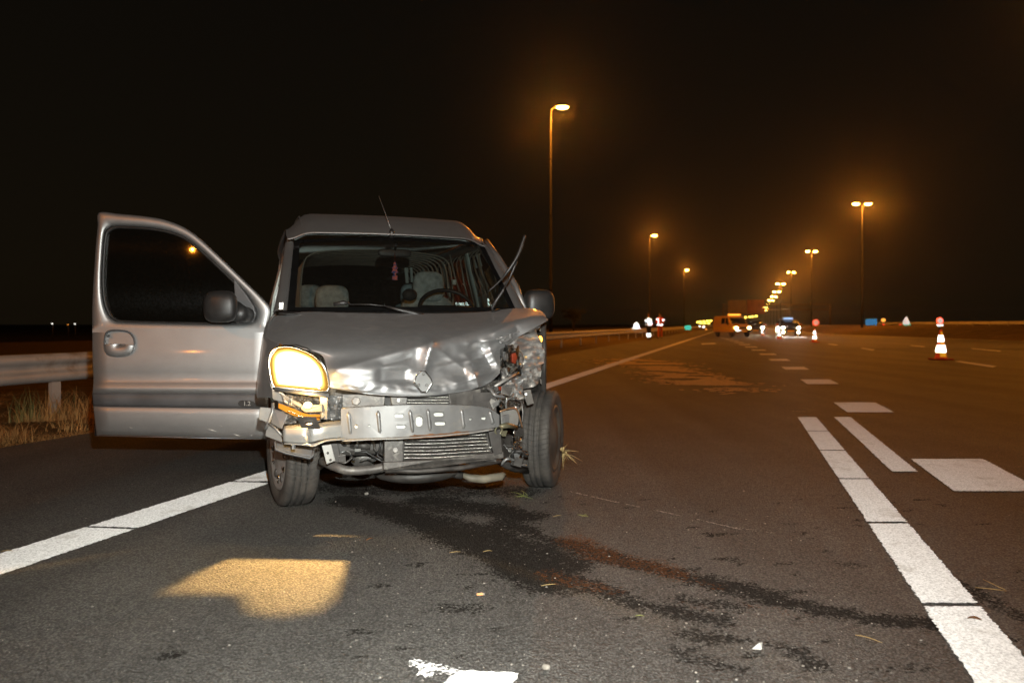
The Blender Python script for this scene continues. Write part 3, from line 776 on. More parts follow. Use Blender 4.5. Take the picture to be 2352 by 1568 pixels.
cr_.elements[0].position = .60; cr_.elements[0].color = (1, .90, .70, 1); cr_.elements[1].position = .985; cr_.elements[1].color = (.80, .36, .05, 1)
e_ = cr_.elements.new(.82); e_.color = (1, .60, .12, 1)
t.links.new(rp_.outputs[0], em.inputs[0])
mr = N(t, 'ShaderNodeMapRange'); mr.interpolation_type = 'SMOOTHSTEP'; mr.inputs['From Min'].default_value = .50; mr.inputs['From Max'].default_value = 1.02; mr.inputs['To Min'].default_value = 1; mr.inputs['To Max'].default_value = 0; mr.clamp = True
t.links.new(at_.outputs['Fac'], mr.inputs[0])
t.links.new(math_(t, 'ADD', math_(t, 'MULTIPLY', math_(t, 'POWER', mr.outputs[0], 2.3), 42.0), .66), em.inputs[1]); t.links.new(em.outputs[0], o.inputs[0]); M['hlglow'] = m
ks = [0.02, .3, .5, .64, .74, .82, .88, .94, .99]
lm = MB(); lm.grid([ring(k, .012 + .05 * k ** 3) for k in ks], True)
lens = lm.build('reflector', M['hlglow'], hl)
at2 = lens.data.attributes.new('edge', 'FLOAT', 'POINT'); at2.data.foreach_set('value', [k for k in ks for _ in lo_])
lg = MB(); lg.grid([ring(k, -.022 * (1 - k * k) + .002) for k in (.02, .3, .6, .85, .97, 1.0)], True); lg.build('lens', M['lens'], hl)
rm = MB(); rm.tube(ring(1.015, -.002) + ring(1.015, -.002)[:2], .0045, 6, False); rm.build('lens_rim', M['chrome'], hl)
rm2 = MB(); rm2.grid([ring(1.0, .004), ring(.985, .075), ring(.9, .10)], True); rm2.build('lamp_housing', M['chrome'], hl)
bw = MB(); bw.tube([V(650, 793, -.43), V(680, 792, -.46), V(706, 800, -.50), V(722, 810, -.52)], .004, 6); bw.build('lamp_seal', M['black'], hl)

# --- bumper beam with pressed ribs and punched slots
def by(px): return -.575 - .07 * (1 - ((px - 960) / 190) ** 2)
top = [Vector(p) for p in ((783, 938, 0), (850, 934, 0), (930, 930, 0), (1010, 929, 0), (1090, 932, 0), (1126, 938, 0), (1146, 952, 0))]
bot = [Vector(p) for p in ((786, 1009, 0), (850, 1006, 0), (930, 1003, 0), (1010, 998, 0), (1090, 990, 0), (1126, 984, 0), (1148, 979, 0))]
def edge_at(lst, x):
    for a, b in zip(lst, lst[1:]):
        if x <= b.x + 1e-6: return a.y + (b.y - a.y) * (x - a.x) / (b.x - a.x)
    return lst[-1].y
def slot(cx, cy, w, h, n=6):
    r = min(w, h) / 2; pts = []
    for k in range(4 * n):
        a = 2 * math.pi * (k + .5) / (4 * n); c_, s_ = math.cos(a), math.sin(a)
        pts.append(Vector((cx + math.copysign(w / 2 - r, c_) + r * c_, cy + math.copysign(h / 2 - r, s_) + r * s_, 0)))
    return pts
holes = [(818, 979, 8, 9), (848, 977, 5, 5), (917, 954, 21, 10), (921, 979, 22, 9), (963, 967, 16, 24), (1008, 951, 23, 10), (1011, 972, 24, 9), (1081, 962, 7, 4), (1111, 960, 11, 7)]
bm_root = empty('bumper_beam', (0, 0, 0), 0, van)
cuts_ = [783, 835, 885, 905, 944, 950, 976, 990, 1034, 1060, 1096, 1126, 1147]
face = MB()
for x0, x1 in zip(cuts_, cuts_[1:]):
    ys0, ye0, ys1, ye1 = edge_at(top, x0), edge_at(bot, x0), edge_at(top, x1), edge_at(bot, x1)
    hs = sorted([h for h in holes if x0 < h[0] < x1], key=lambda h: h[1])
    lv = [0.0]
    for a, b in zip(hs, hs[1:]): lv.append((((a[1] + b[1]) / 2) - (ys0 + ys1) / 2) / ((ye0 + ye1 - ys0 - ys1) / 2))
    lv.append(1.0)
    for q, (ta, tb) in enumerate(zip(lv, lv[1:])):
        cs_ = [Vector((x0, ys0 + (ye0 - ys0) * ta, 0)), Vector((x1, ys1 + (ye1 - ys1) * ta, 0)), Vector((x1, ys1 + (ye1 - ys1) * tb, 0)), Vector((x0, ys0 + (ye0 - ys0) * tb, 0))]
        if not hs:
            face.add([V(p.x, p.y, by(p.x)) for p in cs_], [(0, 1, 2, 3)]); continue
        h = hs[q]; inner = slot(*h); outer_ = []
        for p in inner:
            dx, dy = p.x - h[0], p.y - h[1]; best = 1e9
            for a, b in zip(cs_, cs_[1:] + cs_[:1]):
                ex, ey = b.x - a.x, b.y - a.y; den = dx * ey - dy * ex
                if abs(den) < 1e-9: continue
                t = ((a.x - h[0]) * ey - (a.y - h[1]) * ex) / den; u = ((a.x - h[0]) * dy - (a.y - h[1]) * dx) / den
                if t > 0 and -.001 <= u <= 1.001: best = min(best, t)
            outer_.append(Vector((h[0] + dx * best, h[1] + dy * best, 0)))
        for c_ in cs_:
            k = min(range(len(outer_)), key=lambda i: (outer_[i] - c_).length); outer_[k] = c_.copy()
        face.grid([[V(p.x, p.y, by(p.x)) for p in inner], [V(p.x, p.y, by(p.x)) for p in outer_]], True)
for i, f in enumerate(face.f):
    a, b, c_ = (face.v[k] for k in f[:3])
    if (b - a).cross(c_ - a).y > 0: face.f[i] = f[::-1]
bf = face.build('face_plate', M['steel'], bm_root, False)
so = bf.modifiers.new('thickness', 'SOLIDIFY'); so.thickness = .004; so.offset = -1
bk = MB(); bk.grid([[V(x, edge_at(top, x) + 3, by(x) + .045) for x in range(790, 1140, 25)], [V(x, edge_at(bot, x) - 4, by(x) + .045) for x in range(790, 1140, 25)]])
bk.build('inner_plate', M['pale'], bm_root)
for (x0, y0, x1, y1) in ((800, 945, 806, 1000), (868, 942, 873, 996), (941, 940, 948, 994), (982, 938, 988, 990), (1059, 938, 1065, 984), (1124, 943, 1132, 974)):
    rb = MB(); n = 8
    pts = [V(x0 + (x1 - x0) * k / n, y0 + (y1 - y0) * k / n, by(x0) + .004) for k in range(n + 1)]
    rb.tube(pts, [.004] + [.0105] * (n - 1) + [.004], 10); rb.build('pressed_rib', M['steel'], bm_root)
fl_ = MB(); xs = list(range(786, 1146, 12))
fl_.grid([[V(x, edge_at(bot, x), by(x)) for x in xs], [V(x, edge_at(bot, x) + 4 + 2 * noise.noise(Vector((x * .07, 0, 0))), by(x) - .018) for x in xs]]); fl_.build('lower_flange', M['steel_w'], bm_root, thick=.003)
fl_ = MB(); fl_.grid([[V(x, edge_at(top, x), by(x)) for x in xs], [V(x, edge_at(top, x) - 2, by(x) + .05) for x in xs]]); fl_.build('upper_flange', M['steel'], bm_root, thick=.003)
ru = MB(); xs = list(range(940, 1080, 6))
ru.grid([[V(x, edge_at(bot, x) - 1.5 - 7 * abs(noise.noise(Vector((x * .05, 3, 0)))) * (1 if 950 < x < 1070 else .2), by(x) - .003) for x in xs], [V(x, edge_at(bot, x) + 1, by(x) - .0035) for x in xs], [V(x, edge_at(bot, x) + 5, by(x) - .021) for x in xs]])
ru.build('rust_edge', M['rust'], bm_root, thick=.002)

# --- left end of the beam: boxed arm, brackets, broken lamp carrier
def plate(name, pts, mat, ext=(0, .012, 0), bevel=.003, par=van):
    m_ = MB(); m_.prism(vp(pts), ext); return m_.build(name, mat, par, False, bevel)
arm = empty('beam_arm', (0, 0, 0), 0, van)
g2 = [[(651, 984, -.58), (700, 983, -.62), (716, 981, -.60), (745, 979, -.60), (787, 975, -.58)], [(651, 1000, -.59), (700, 1001, -.63), (716, 998, -.605), (745, 993, -.605), (788, 990, -.58)],
      [(651, 1014, -.58), (700, 1017, -.62), (716, 1015, -.60), (745, 1008, -.60), (789, 1003, -.58)]]
mb = MB(); mb.grid([[V(*p) for p in r] for r in crgrid(g2, 5, 4)]); mb.build('arm_face', M['steel_w'], arm, thick=.004)
mb = MB(); mb.grid([[V(*p) for p in r] for r in crgrid([[(652, 978, -.54), (700, 974, -.56), (745, 969, -.56), (787, 965, -.55)], [(651, 984, -.58), (700, 983, -.62), (745, 979, -.60), (787, 975, -.58)]], 5, 3)]); mb.build('arm_top', M['steel'], arm, thick=.003)
mb = MB(); mb.grid([[V(*p) for p in r] for r in crgrid([[(653, 1015, -.58), (700, 1018, -.62), (720, 1017, -.60), (750, 1009, -.60), (789, 1004, -.58)], [(653, 1019, -.60), (700, 1022, -.64), (720, 1025, -.62), (750, 1013, -.62), (800, 1009, -.60)]], 5, 3)]); mb.build('arm_flange', M['steel_w'], arm, thick=.003)
mb = MB(); mb.tube([V(674, 1020, -.615), V(674, 1031, -.615)], .010, 6); mb.build('bolt', M['steel'], arm, False)
plate('tow_bracket', [(739, 1023, -.58), (761, 1020, -.58), (771, 1058, -.58), (750, 1066, -.58)], M['steel_w'])
for x, y in ((753, 1040), (759, 1056)):
    mb = MB(); mb.ball(V(x, y, -.582), (.006, .003, .006), 8, 6); mb.build('bracket_hole', M['dark'], van)
plate('outer_bracket', [(597, 935, -.42), (624, 937, -.44), (626, 950, -.44), (618, 972, -.44), (594, 962, -.42)], M['steel_w'])
plate('corner_bracket', [(629, 938, -.46), (661, 952, -.50), (647, 986, -.50), (622, 972, -.46)], M['steel'])
plate('corner_wedge', [(618, 972, -.46), (646, 997, -.52), (648, 1016, -.52), (609, 1001, -.44), (611, 988, -.44)], M['steel_w'])
mb = MB(); mb.tube([V(627, 925, -.45), V(626, 945, -.46), V(617, 970, -.46), V(609, 985, -.45)], .008, 8); mb.build('bracket_lip', M['steel'], van)
mb = MB(); mb.tube([V(617, 972, -.475), V(632, 983, -.50), V(647, 999, -.53)], .006, 8); mb.build('pressed_rib', M['steel'], van)
mb = MB(); mb.tube(vp([(633, 893, -.49), (690, 900, -.545), (756, 909, -.59)]), .011, 10); mb.build('lamp_carrier_bar', M['steel'], van)
plate('lamp_bracket', [(624, 893, -.44), (648, 900, -.47), (650, 924, -.47), (626, 917, -.44)], M['steel_w'])
plate('lamp_strut', [(640, 900, -.48), (694, 928, -.52), (690, 936, -.52), (652, 918, -.49)], M['steel'])
plate('lamp_shade_plate', [(694, 930, -.55), (740, 929, -.57), (741, 946, -.57), (700, 947, -.55), (690, 938, -.55)], M['grey'])
plate('side_bracket', [(734, 908, -.56), (753, 908, -.58), (752, 964, -.56), (737, 962, -.55)], M['steel'])
def crumple(name, corners, n, m_, amp, freq, seed, mat, jag=4.0, parent=van, thick=.003, stretch=(1, 1)):
    tl, tr, br, bl_ = [Vector(c) for c in corners]; rows = []
    for i in range(n + 1):
        r = []
        for j in range(m_ + 1):
            u, v = j / m_, i / n
            p = tl.lerp(tr, u).lerp(bl_.lerp(br, u), v)
            q = Vector((p.x * freq * stretch[0], p.y * freq * stretch[1], seed * 3.7))
            e = abs(noise.noise(q)) + .55 * abs(noise.noise(q * 2.6)) + .12 * abs(noise.noise(q * 5.1)) - .40
            edge = 1.0 if i in (0, n) or j in (0, m_) else .35
            px = p.x + jag * edge * noise.noise(q * 1.9 + Vector((7, 1, 2))); py = p.y + jag * edge * noise.noise(q * 1.7 + Vector((1, 9, 4)))
            r.append(V(px, py, p.z + amp * e))
        rows.append(r)
    b_ = MB(); b_.grid(rows); o_ = b_.build(name, mat, parent, thick=thick); return sharp(o_, 28)
crumple('crushed_bracket', [(745, 908, -.56), (788, 910, -.52), (784, 964, -.52), (742, 962, -.55)], 16, 14, .05, .05, 2, M['steel'], 4)
crumple('crushed_bracket', [(640, 905, -.42), (735, 912, -.48), (738, 968, -.50), (642, 975, -.46)], 22, 26, .06, .05, 3, M['grey'], 4)
# broken turn-signal: amber shell lit by the hanging bulb
am_ = glow('amber_lamp', (1.0, .36, .035), 1.3)
M['bulb'] = glow('bulb', (1.0, .75, .36), 6.0)
ts = empty('turn_signal', (0, 0, 0), 0, van); ts['label'] = 'smashed amber turn signal lit from inside'
ag = crgrid([[(640, 925, -.50), (668, 936, -.53), (705, 950, -.555), (735, 953, -.57)], [(640, 937, -.505), (668, 951, -.545), (705, 962, -.57), (734, 963, -.58)]], 6, 4)
mb = MB(); mb.grid([[V(p.x, p.y + 2 * noise.noise(Vector((p.x * .1, p.y * .1, 0))), p.z + .012 * noise.noise(Vector((p.x * .08, p.y * .2, 3)))) for p in r] for r in ag]); mb.build('amber_lens', am_, ts, thick=.003)
mb = MB(); mb.tube(vp([(660, 944, -.57), (700, 958, -.59), (736, 959, -.60)]), .004, 6); mb.build('lens_edge', M['lens'], ts)
mb = MB(); mb.ball(V(707, 930, -.565), (.020, .014, .016), 10, 8); mb.build('bulb', M['bulb'], ts)
PB = bpy.data.lights.new('bulb_light', 'POINT'); PB.energy = 5.0; PB.color = (1.0, .60, .20); PB.shadow_soft_size = .015
pbo = bpy.data.objects.new('bulb_light', PB); C.objects.link(pbo); pbo.parent = van; pbo.location = V(700, 930, -.62)
# hanging low-beam bulb behind an added plate, its hole shaping the light patch on the asphalt
S_ = toW(V(712, 957, -.665))
pp = [(366, 1362), (455, 1312), (525, 1283), (660, 1284), (797, 1288), (790, 1325), (768, 1378), (730, 1402), (640, 1414), (575, 1404), (552, 1366), (460, 1363)]
tg = [Gp(*p) for p in pp]; ctr = sum(tg, Vector()) / len(tg)
aim = (ctr - S_).normalized(); ax = aim.cross(Vector((0, 0, 1))).normalized(); ay_ = ax.cross(aim)
PL = .030
hole2 = [((g_p - S_).dot(ax) / (g_p - S_).dot(aim) * PL, (g_p - S_).dot(ay_) / (g_p - S_).dot(aim) * PL) for g_p in tg]
hs_ = .044
outer = [Vector((-hs_, -hs_, 0)), Vector((hs_, -hs_, 0)), Vector((hs_, hs_, 0)), Vector((-hs_, hs_, 0))]
hp = [Vector((a, b, 0)) for a, b in hole2]
tr = tessellate_polygon([outer, hp]); al = outer + hp
mb = MB(); mb.add([toL(S_ + aim * PL + ax * p.x + ay_ * p.y) for p in al], [tuple(q) for q in tr]); mb.build('added_beam_mask', M['grey'], van, False, thick=.001)
LB = bpy.data.lights.new('low_beam', 'SPOT'); LB.energy = 190; LB.color = (1.0, .58, .18); LB.spot_size = R(120); LB.spot_blend = .2; LB.shadow_soft_size = .0014
lbo = bpy.data.objects.new('low_beam', LB); C.objects.link(lbo); lbo.parent = van; lbo.location = toL(S_)
lq = Vector((_c * aim.x + _s * aim.y, -_s * aim.x + _c * aim.y, aim.z)); lbo.rotation_euler = lq.to_track_quat('-Z', 'Y').to_euler()
# wheel-arch liner flap over the front tyre
lf = crgrid([[(632, 1016, -.40), (680, 1026, -.42), (718, 1030, -.42)], [(634, 1030, -.42), (682, 1044, -.44), (718, 1050, -.44)]], 8, 4)
mb = MB(); mb.grid([[V(*p) for p in r] for r in lf]); mb.build('arch_liner', M['trim'], van, thick=.005)
mb = MB(); mb.tube(vp([(632, 1014, -.42), (634, 1032, -.43), (660, 1041, -.44), (690, 1047, -.445), (712, 1052, -.445), (719, 1046, -.445), (720, 1032, -.43)]), .007, 8); mb.build('liner_edge', M['trim'], van)

# --- radiator, condenser rows, cross members, underside
rad = empty('radiator', (0, 0, 0), 0, van)
mb = MB(); mb.prism(vp([(884, 905, -.50), (1140, 900, -.50), (1140, 1062, -.50), (884, 1070, -.50)]), (0, .06, 0)); mb.build('core', M['dark'], rad, False)
fin = MB()
for k in range(8):
    y0 = 1000 + k * 8.0; x1 = 1122 - 2 * abs(k - 3) + (8 if k > 3 else 0)
    pts = [V(928 + (x1 - 928) * q / 60, y0 + 3 - 9 * sm(.2, 1.1, q / 60) * (.6 + k * .06) + .8 * noise.noise(Vector((q * .8, k * 3, 0))), -.525 + .006 * noise.noise(Vector((q * .9, k * 2, 1))) ) for q in range(61)]
    fin.tube(pts, [.0028 + .0014 * noise.noise(Vector((q * 2.7, k, 5))) for q in range(61)], 5)
for k in range(3):
    pts = [V(935 + 95 * q / 40, 912 + k * 6.5 + .6 * noise.noise(Vector((q * .9, k, 0))), -.53) for q in range(41)]
    fin.tube(pts, [.0026 + .0014 * noise.noise(Vector((q * 2.7, k, 9))) for q in range(41)], 5)
M['fin'] = pbr('condenser_tube', (.52, .50, .45), .32, .8, .6, 160, bmp=.003, bscale=220)
fin.build('condenser_tube_rows', M['fin'], rad)['kind'] = 'stuff'
mb = MB()
for k in range(40):
    y0 = 995 + k * 1.8
    mb.grid([[V(928, y0, -.518), V(1118, y0 - 5, -.518)], [V(928, y0 + .8, -.515), V(1118, y0 - 4.2, -.515)]])
mb.build('cooling_fins', M['grey'], rad, False)['kind'] = 'stuff'
mb = MB(); mb.prism(vp([(883, 1009, -.54), (926, 1007, -.54), (927, 1060, -.54), (883, 1062, -.54)]), (0, .03, 0)); ep = mb.build('end_tank', M['grey'], rad, False, .004)
mb = MB(); mb.tube([V(908, 1033, -.542), V(908, 1033, -.55)], .014, 12); mb.build('bolt', M['grey'], rad, False, .002)
mb = MB(); mb.prism(vp([(1122, 992, -.53), (1150, 985, -.53), (1154, 1040, -.53), (1135, 1046, -.53), (1128, 1020, -.53)]), (0, .03, 0)); mb.build('end_tank', M['dark'], rad, False, .003)
plate('upper_panel', [(785, 905, -.52), (885, 905, -.54), (882, 938, -.54), (786, 938, -.52)], M['grey'])
plate('upper_panel', [(896, 910, -.54), (936, 911, -.55), (934, 930, -.55), (900, 930, -.54)], M['grey'])
plate('upper_panel', [(1030, 902, -.53), (1105, 893, -.49), (1102, 932, -.49), (1034, 930, -.53)], M['grey'])
mb = MB(); mb.tube([V(818, 921, -.53), V(818, 921, -.545)], .022, 6); mb.build('bolt', M['grey'], van, False, .003)
mb = MB(); mb.tube([V(915, 919, -.55), V(915, 919, -.562)], .010, 10); mb.build('bolt', M['steel'], van, False, .002)
mb = MB(); mb.tube([V(*p) for p in crs([Vector(p) for p in ((740, 1058, -.30), (762, 1068, -.45), (800, 1080, -.50), (850, 1078, -.50), (884, 1072, -.50))], 6)], .022, 12); mb.build('subframe_tube', M['grey'], van)
mb = MB(); mb.prism(vp([(881, 1062, -.56), (1000, 1056, -.57), (1157, 1037, -.52), (1158, 1052, -.52), (1000, 1073, -.57), (881, 1080, -.56)]), (0, .05, 0)); mb.build('lower_crossmember', M['grey'], van, False, .004)
mb = MB(); mb.tube(vp([(885, 1080, -.52), (960, 1082, -.54), (1060, 1074, -.53), (1150, 1058, -.48)]), .013, 8); mb.build('lower_tube', M['dark'], van)
mb = MB(); mb.ball(V(960, 1080, -.25), (.24, .2, .055), 20, 8); mb.build('oil_pan', M['dark'], van)
mb = MB(); mb.tube(vp([(1062, 1090, -.35), (1080, 1097, -.36), (1110, 1100, -.36), (1150, 1094, -.36), (1158, 1088, -.35)]), [.012, .02, .022, .022, .013], 12); mb.build('exhaust_pipe', M['cream'], van)
mb = MB(); mb.tube(vp([(1025, 1085, -.34), (1062, 1092, -.35)]), .02, 10); mb.build('pipe_clamp', M['dark'], van)
mb = MB(); mb.tube(vp([(900, 1090, -.2), (960, 1092, -.25), (1040, 1083, -.3)]), .015, 8); mb.build('hose', M['grey'], van)
for k, (pts, r) in enumerate(((((748, 1055, -.25), (735, 1070, -.1), (725, 1075, .0)), .02), (((1150, 1060, -.3), (1180, 1075, -.15), (1215, 1080, .0)), .022), (((1160, 1040, -.3), (1185, 1055, -.1), (1210, 1060, .05)), .015))):
    mb = MB(); mb.tube(vp(pts), r, 8); mb.build('suspension_arm', M['dark'], van)
mb = MB(); mb.tube(vp([(815, 1040, -.4), (840, 1037, -.4), (862, 1050, -.42), (880, 1060, -.45)]), .006, 6); mb.build('hose', M['black'], van)
mb = MB(); mb.tube(vp([(876, 1010, -.5), (872, 1030, -.5), (866, 1045, -.48), (878, 1054, -.5)]), .005, 6); mb.build('hose', M['black'], van)
mb = MB(); mb.tube(vp([(800, 1018, -.35), (822, 1020, -.38)]), .028, 10).tube(vp([(822, 1022, -.38), (850, 1024, -.38)]), .02, 10); mb.build('horn', M['dark'], van)
mb = MB(); mb.ball(V(835, 1050, -.2), (.07, .06, .06), 12, 8); mb.build('gearbox', M['grey'], van)
mb = MB(); mb.prism(vp([(752, 1018, -.42), (775, 1012, -.42), (785, 1058, -.42), (762, 1066, -.42)]), (0, .05, 0)); mb.build('chassis_leg', M['dark'], van, False, .004)
rr = random.Random(8)
for (xa, xb, ya, yb, y0, cnt) in ((765, 880, 1016, 1058, -.40, 11), (1150, 1198, 985, 1062, -.33, 9), (640, 735, 905, 962, -.47, 8), (1110, 1175, 895, 935, -.47, 6)):
    for k in range(cnt):
        x, y = rr.uniform(xa, xb), rr.uniform(ya, yb); dx, dy = rr.uniform(-26, 26), rr.uniform(-20, 20); yy = y0 + rr.uniform(-.04, .04)
        mb = MB(); mb.tube([V(*p) for p in crs([Vector((x - dx, y - dy, yy)), Vector((x + dy * .4, y - dx * .3, yy - .02)), Vector((x + dx * .6, y + dy * .5, yy)), Vector((x + dx, y + dy, yy + .03))], 4)], rr.choice((.003, .004, .006, .009)), 6)
        mb.build(rr.choice(('hose', 'wire', 'cable')), M[rr.choice(('black', 'grey', 'steel', 'dark', 'steel'))], van)
    for k in range(cnt // 2):
        x, y = rr.uniform(xa, xb), rr.uniform(ya, yb); w, h = rr.uniform(6, 14), rr.uniform(5, 12); yy = y0 + rr.uniform(-.03, .03); a = rr.uniform(-.5, .5)
        mb = MB(); mb.prism([V(x + px_ * math.cos(a) - py_ * math.sin(a), y + px_ * math.sin(a) + py_ * math.cos(a), yy + rr.uniform(-.012, .012)) for px_, py_ in ((-w, -h), (w, -h), (w * .8, h), (-w, h * .7))], (0, .006, 0))
        mb.build('bracket', M[rr.choice(('grey', 'steel', 'dark', 'steel_w'))], van, False, .002)
eb = MB(); eb.bb(-.56, .16, -.38, .12, .34, .84); eb.build('engine_block', M['dark'], van, False, .03)
fb = MB(); fb.bb(-.72, .72, .25, 3.2, .26, .36); fb.build('floor_pan', M['dark'], van, False, .02)
fw = MB(); fw.bb(-.74, .72, .22, .34, .36, 1.0); fw.build('bulkhead', M['dash'], van, False)

# --- crushed left corner (right in the picture)
cr = crumple
cr('crushed_wing', [(1160, 790, -.30), (1230, 757, -.12), (1252, 812, -.02), (1186, 838, -.20)], 34, 34, .11, .022, 1, M['paint_x'], 5, stretch=(.6, 1.3))
cr('crushed_wing', [(1182, 826, -.24), (1251, 800, -.06), (1250, 836, -.02), (1200, 858, -.18)], 20, 30, .09, .022, 5, M['paint_x'], 4)
cr('crushed_wing', [(1172, 862, -.24), (1244, 836, -.03), (1237, 882, .02), (1176, 902, -.18)], 30, 30, .11, .024, 9, M['paint_x'], 5)
cr('crushed_panel', [(1118, 889, -.46), (1176, 880, -.34), (1212, 915, -.22), (1138, 930, -.40)], 34, 40, .12, .032, 12, M['paint_x'], 6)
cr('crushed_panel', [(1140, 912, -.43), (1206, 905, -.25), (1202, 944, -.25), (1152, 938, -.42)], 26, 34, .10, .036, 17, M['chromex'], 6)
cr('crushed_panel', [(1100, 890, -.44), (1150, 868, -.40), (1150, 915, -.40), (1098, 932, -.44)], 26, 26, .08, .05, 19, M['grey'], 5)
cr('crushed_panel', [(1180, 988, -.30), (1200, 984, -.22), (1201, 1030, -.22), (1180, 1028, -.30)], 20, 14, .06, .07, 23, M['chromex'], 5)
cr('crushed_panel', [(1150, 855, -.38), (1200, 870, -.20), (1205, 915, -.18), (1160, 905, -.30)], 28, 28, .11, .03, 27, M['paint_x'], 6)
cr('inner_wing', [(1150, 780, -.20), (1240, 775, .10), (1235, 900, .12), (1150, 900, -.14)], 24, 24, .06, .03, 31, M['dark'], 3)
cr('bonnet_torn_edge', [(1140, 778, -.40), (1245, 742, -.2), (1240, 752, -.17), (1152, 790, -.38)], 8, 40, .03, .05, 33, M['paint_x'], 3)
bh = empty('broken_headlight', (0, 0, 0), 0, van); bh['label'] = 'shattered headlight with loose chrome shards'
cr('reflector', [(1150, 800, -.36), (1178, 790, -.30), (1196, 842, -.26), (1154, 872, -.34)], 26, 22, .08, .06, 41, M['chromex'], 4, bh)
rr = random.Random(3)
for k in range(26):
    x, y = rr.uniform(1149, 1196), rr.uniform(797, 872); a = rr.uniform(-.5, .5)
    w, h = rr.uniform(3, 8), rr.uniform(7, 22)
    z = -.40 + .10 * (x - 1149) / 50
    q = [(x - w / 2, y - h / 2), (x + w / 2, y - h / 2 + rr.uniform(-4, 4)), (x + w / 2 + h * a * .4, y + h / 2), (x - w / 2 + h * a * .4, y + h / 2 - rr.uniform(0, 5))]
    mb = MB(); tilt = rr.uniform(-.03, .03)
    mb.prism([V(q[i][0], q[i][1], z + (tilt if i in (0, 3) else -tilt) + (rr.uniform(-.02, .02))) for i in range(4)], (0, .004, 0))
    mb.build('shard', [M['chrome'], M['steel_w'], M['black'], M['lens'], M['steel']][k % 5], bh, False)
mb = MB(); mb.prism(vp([(1176, 812, -.385), (1185, 810, -.38), (1189, 822, -.37), (1184, 836, -.375), (1176, 832, -.38)]), (0, .03, 0)); mb.build('red_fragment', M['red'], bh, False, .003)
mb = MB(); mb.prism(vp([(1145, 888, -.45), (1156, 887, -.44), (1155, 898, -.44), (1148, 899, -.45)]), (0, .02, 0)); mb.build('red_fragment', M['red'], bh, False, .002)
mb = MB(); mb.tube([V(*p) for p in crs([Vector(p) for p in ((1178, 798, -.40), (1198, 812, -.36), (1202, 835, -.34), (1188, 856, -.36), (1162, 876, -.40))], 5)], .003, 5); mb.build('lens_edge', M['chrome'], bh)
mb = MB(); mb.tube(vp([(1136, 887, -.46), (1160, 873, -.43), (1190, 856, -.34)]), [.006, .010, .008], 8); mb.build('lamp_strut', M['steel_w'], bh)
plate('hinge_bracket', [(1203, 897, -.26), (1219, 894, -.22), (1227, 926, -.20), (1212, 931, -.24), (1207, 916, -.26)], M['steel_w'])
mb = MB(); mb.tube([V(1208, 905, -.262), V(1208, 905, -.272)], .009, 10); mb.build('bolt', M['steel'], van, False, .002)
plate('chassis_end', [(1150, 945, -.44), (1194, 938, -.36), (1190, 976, -.36), (1152, 979, -.44)], M['steel_w'])
plate('chassis_end', [(1156, 953, -.46), (1170, 951, -.45), (1170, 980, -.45), (1158, 980, -.46)], M['steel'])
mb = MB(); mb.tube([V(*p) for p in crs([Vector(p) for p in ((1148, 945, -.47), (1165, 939, -.46), (1184, 938, -.42), (1193, 955, -.38), (1199, 982, -.34))], 5)], .0045, 6); mb.build('bare_wire', M['copper'], van)
mb = MB(); mb.tube([V(*p) for p in crs([Vector(p) for p in ((1192, 978, -.33), (1200, 962, -.31), (1198, 925, -.30), (1180, 915, -.36))], 5)], .003, 6); mb.build('bare_wire', M['steel'], van)
mb = MB(); mb.tube(vp([(1148, 980, -.50), (1165, 976, -.47), (1187, 982, -.40)]), [.012, .016, .010], 8); mb.build('tow_bar', M['olive'], van)
mb = MB(); c_ = V(1145, 988, -.53); mb.tube([c_ + Vector((math.cos(a) * .018, -.006 * math.sin(a), math.sin(a) * .022)) for a in [k * math.pi / 8 for k in range(17)]], .0055, 8, False); mb.build('tow_eye', M['olive'], van)
mb = MB(); mb.prism(vp([(1151, 990, -.48), (1167, 988, -.47), (1162, 1003, -.47), (1153, 1002, -.48)]), (0, .02, 0)); mb.build('tow_mount', M['olive'], van, False, .004)
mb = MB(); mb.ball(V(1168, 1032, -.30), (.03, .03, .016), 12, 8); mb.build('fluid_cap', M['steel_w'], van)
mb = MB(); mb.prism(vp([(1150, 1000, -.36), (1178, 1000, -.32), (1180, 1050, -.30), (1152, 1050, -.36)]), (0, .08, 0)); mb.build('chassis_leg', M['dark'], van, False)
for k, (x, y, dx, dy) in enumerate(((1228, 760, 8, -5), (1236, 752, 6, 8), (1240, 868, 4, 14), (1244, 850, -4, 16), (1242, 784, 3, 8))):
    mb = MB(); mb.prism(vp([(x, y, -.06), (x + dx, y + dy * .3, -.05), (x + dx, y + dy, -.05), (x + dx * .4, y + dy * .9, -.06)]), (0, .004, 0)); mb.build('torn_strip', M['steel_w'], van, False)
mb = MB(); mb.ball(V(1241, 779, -.02), (.010, .022, .020), 10, 8); so_ = mb.build('side_repeater', glow('repeater_glow', (1.0, .42, .05), 9.0), van); so_['label'] = 'glowing orange side repeater lamp'

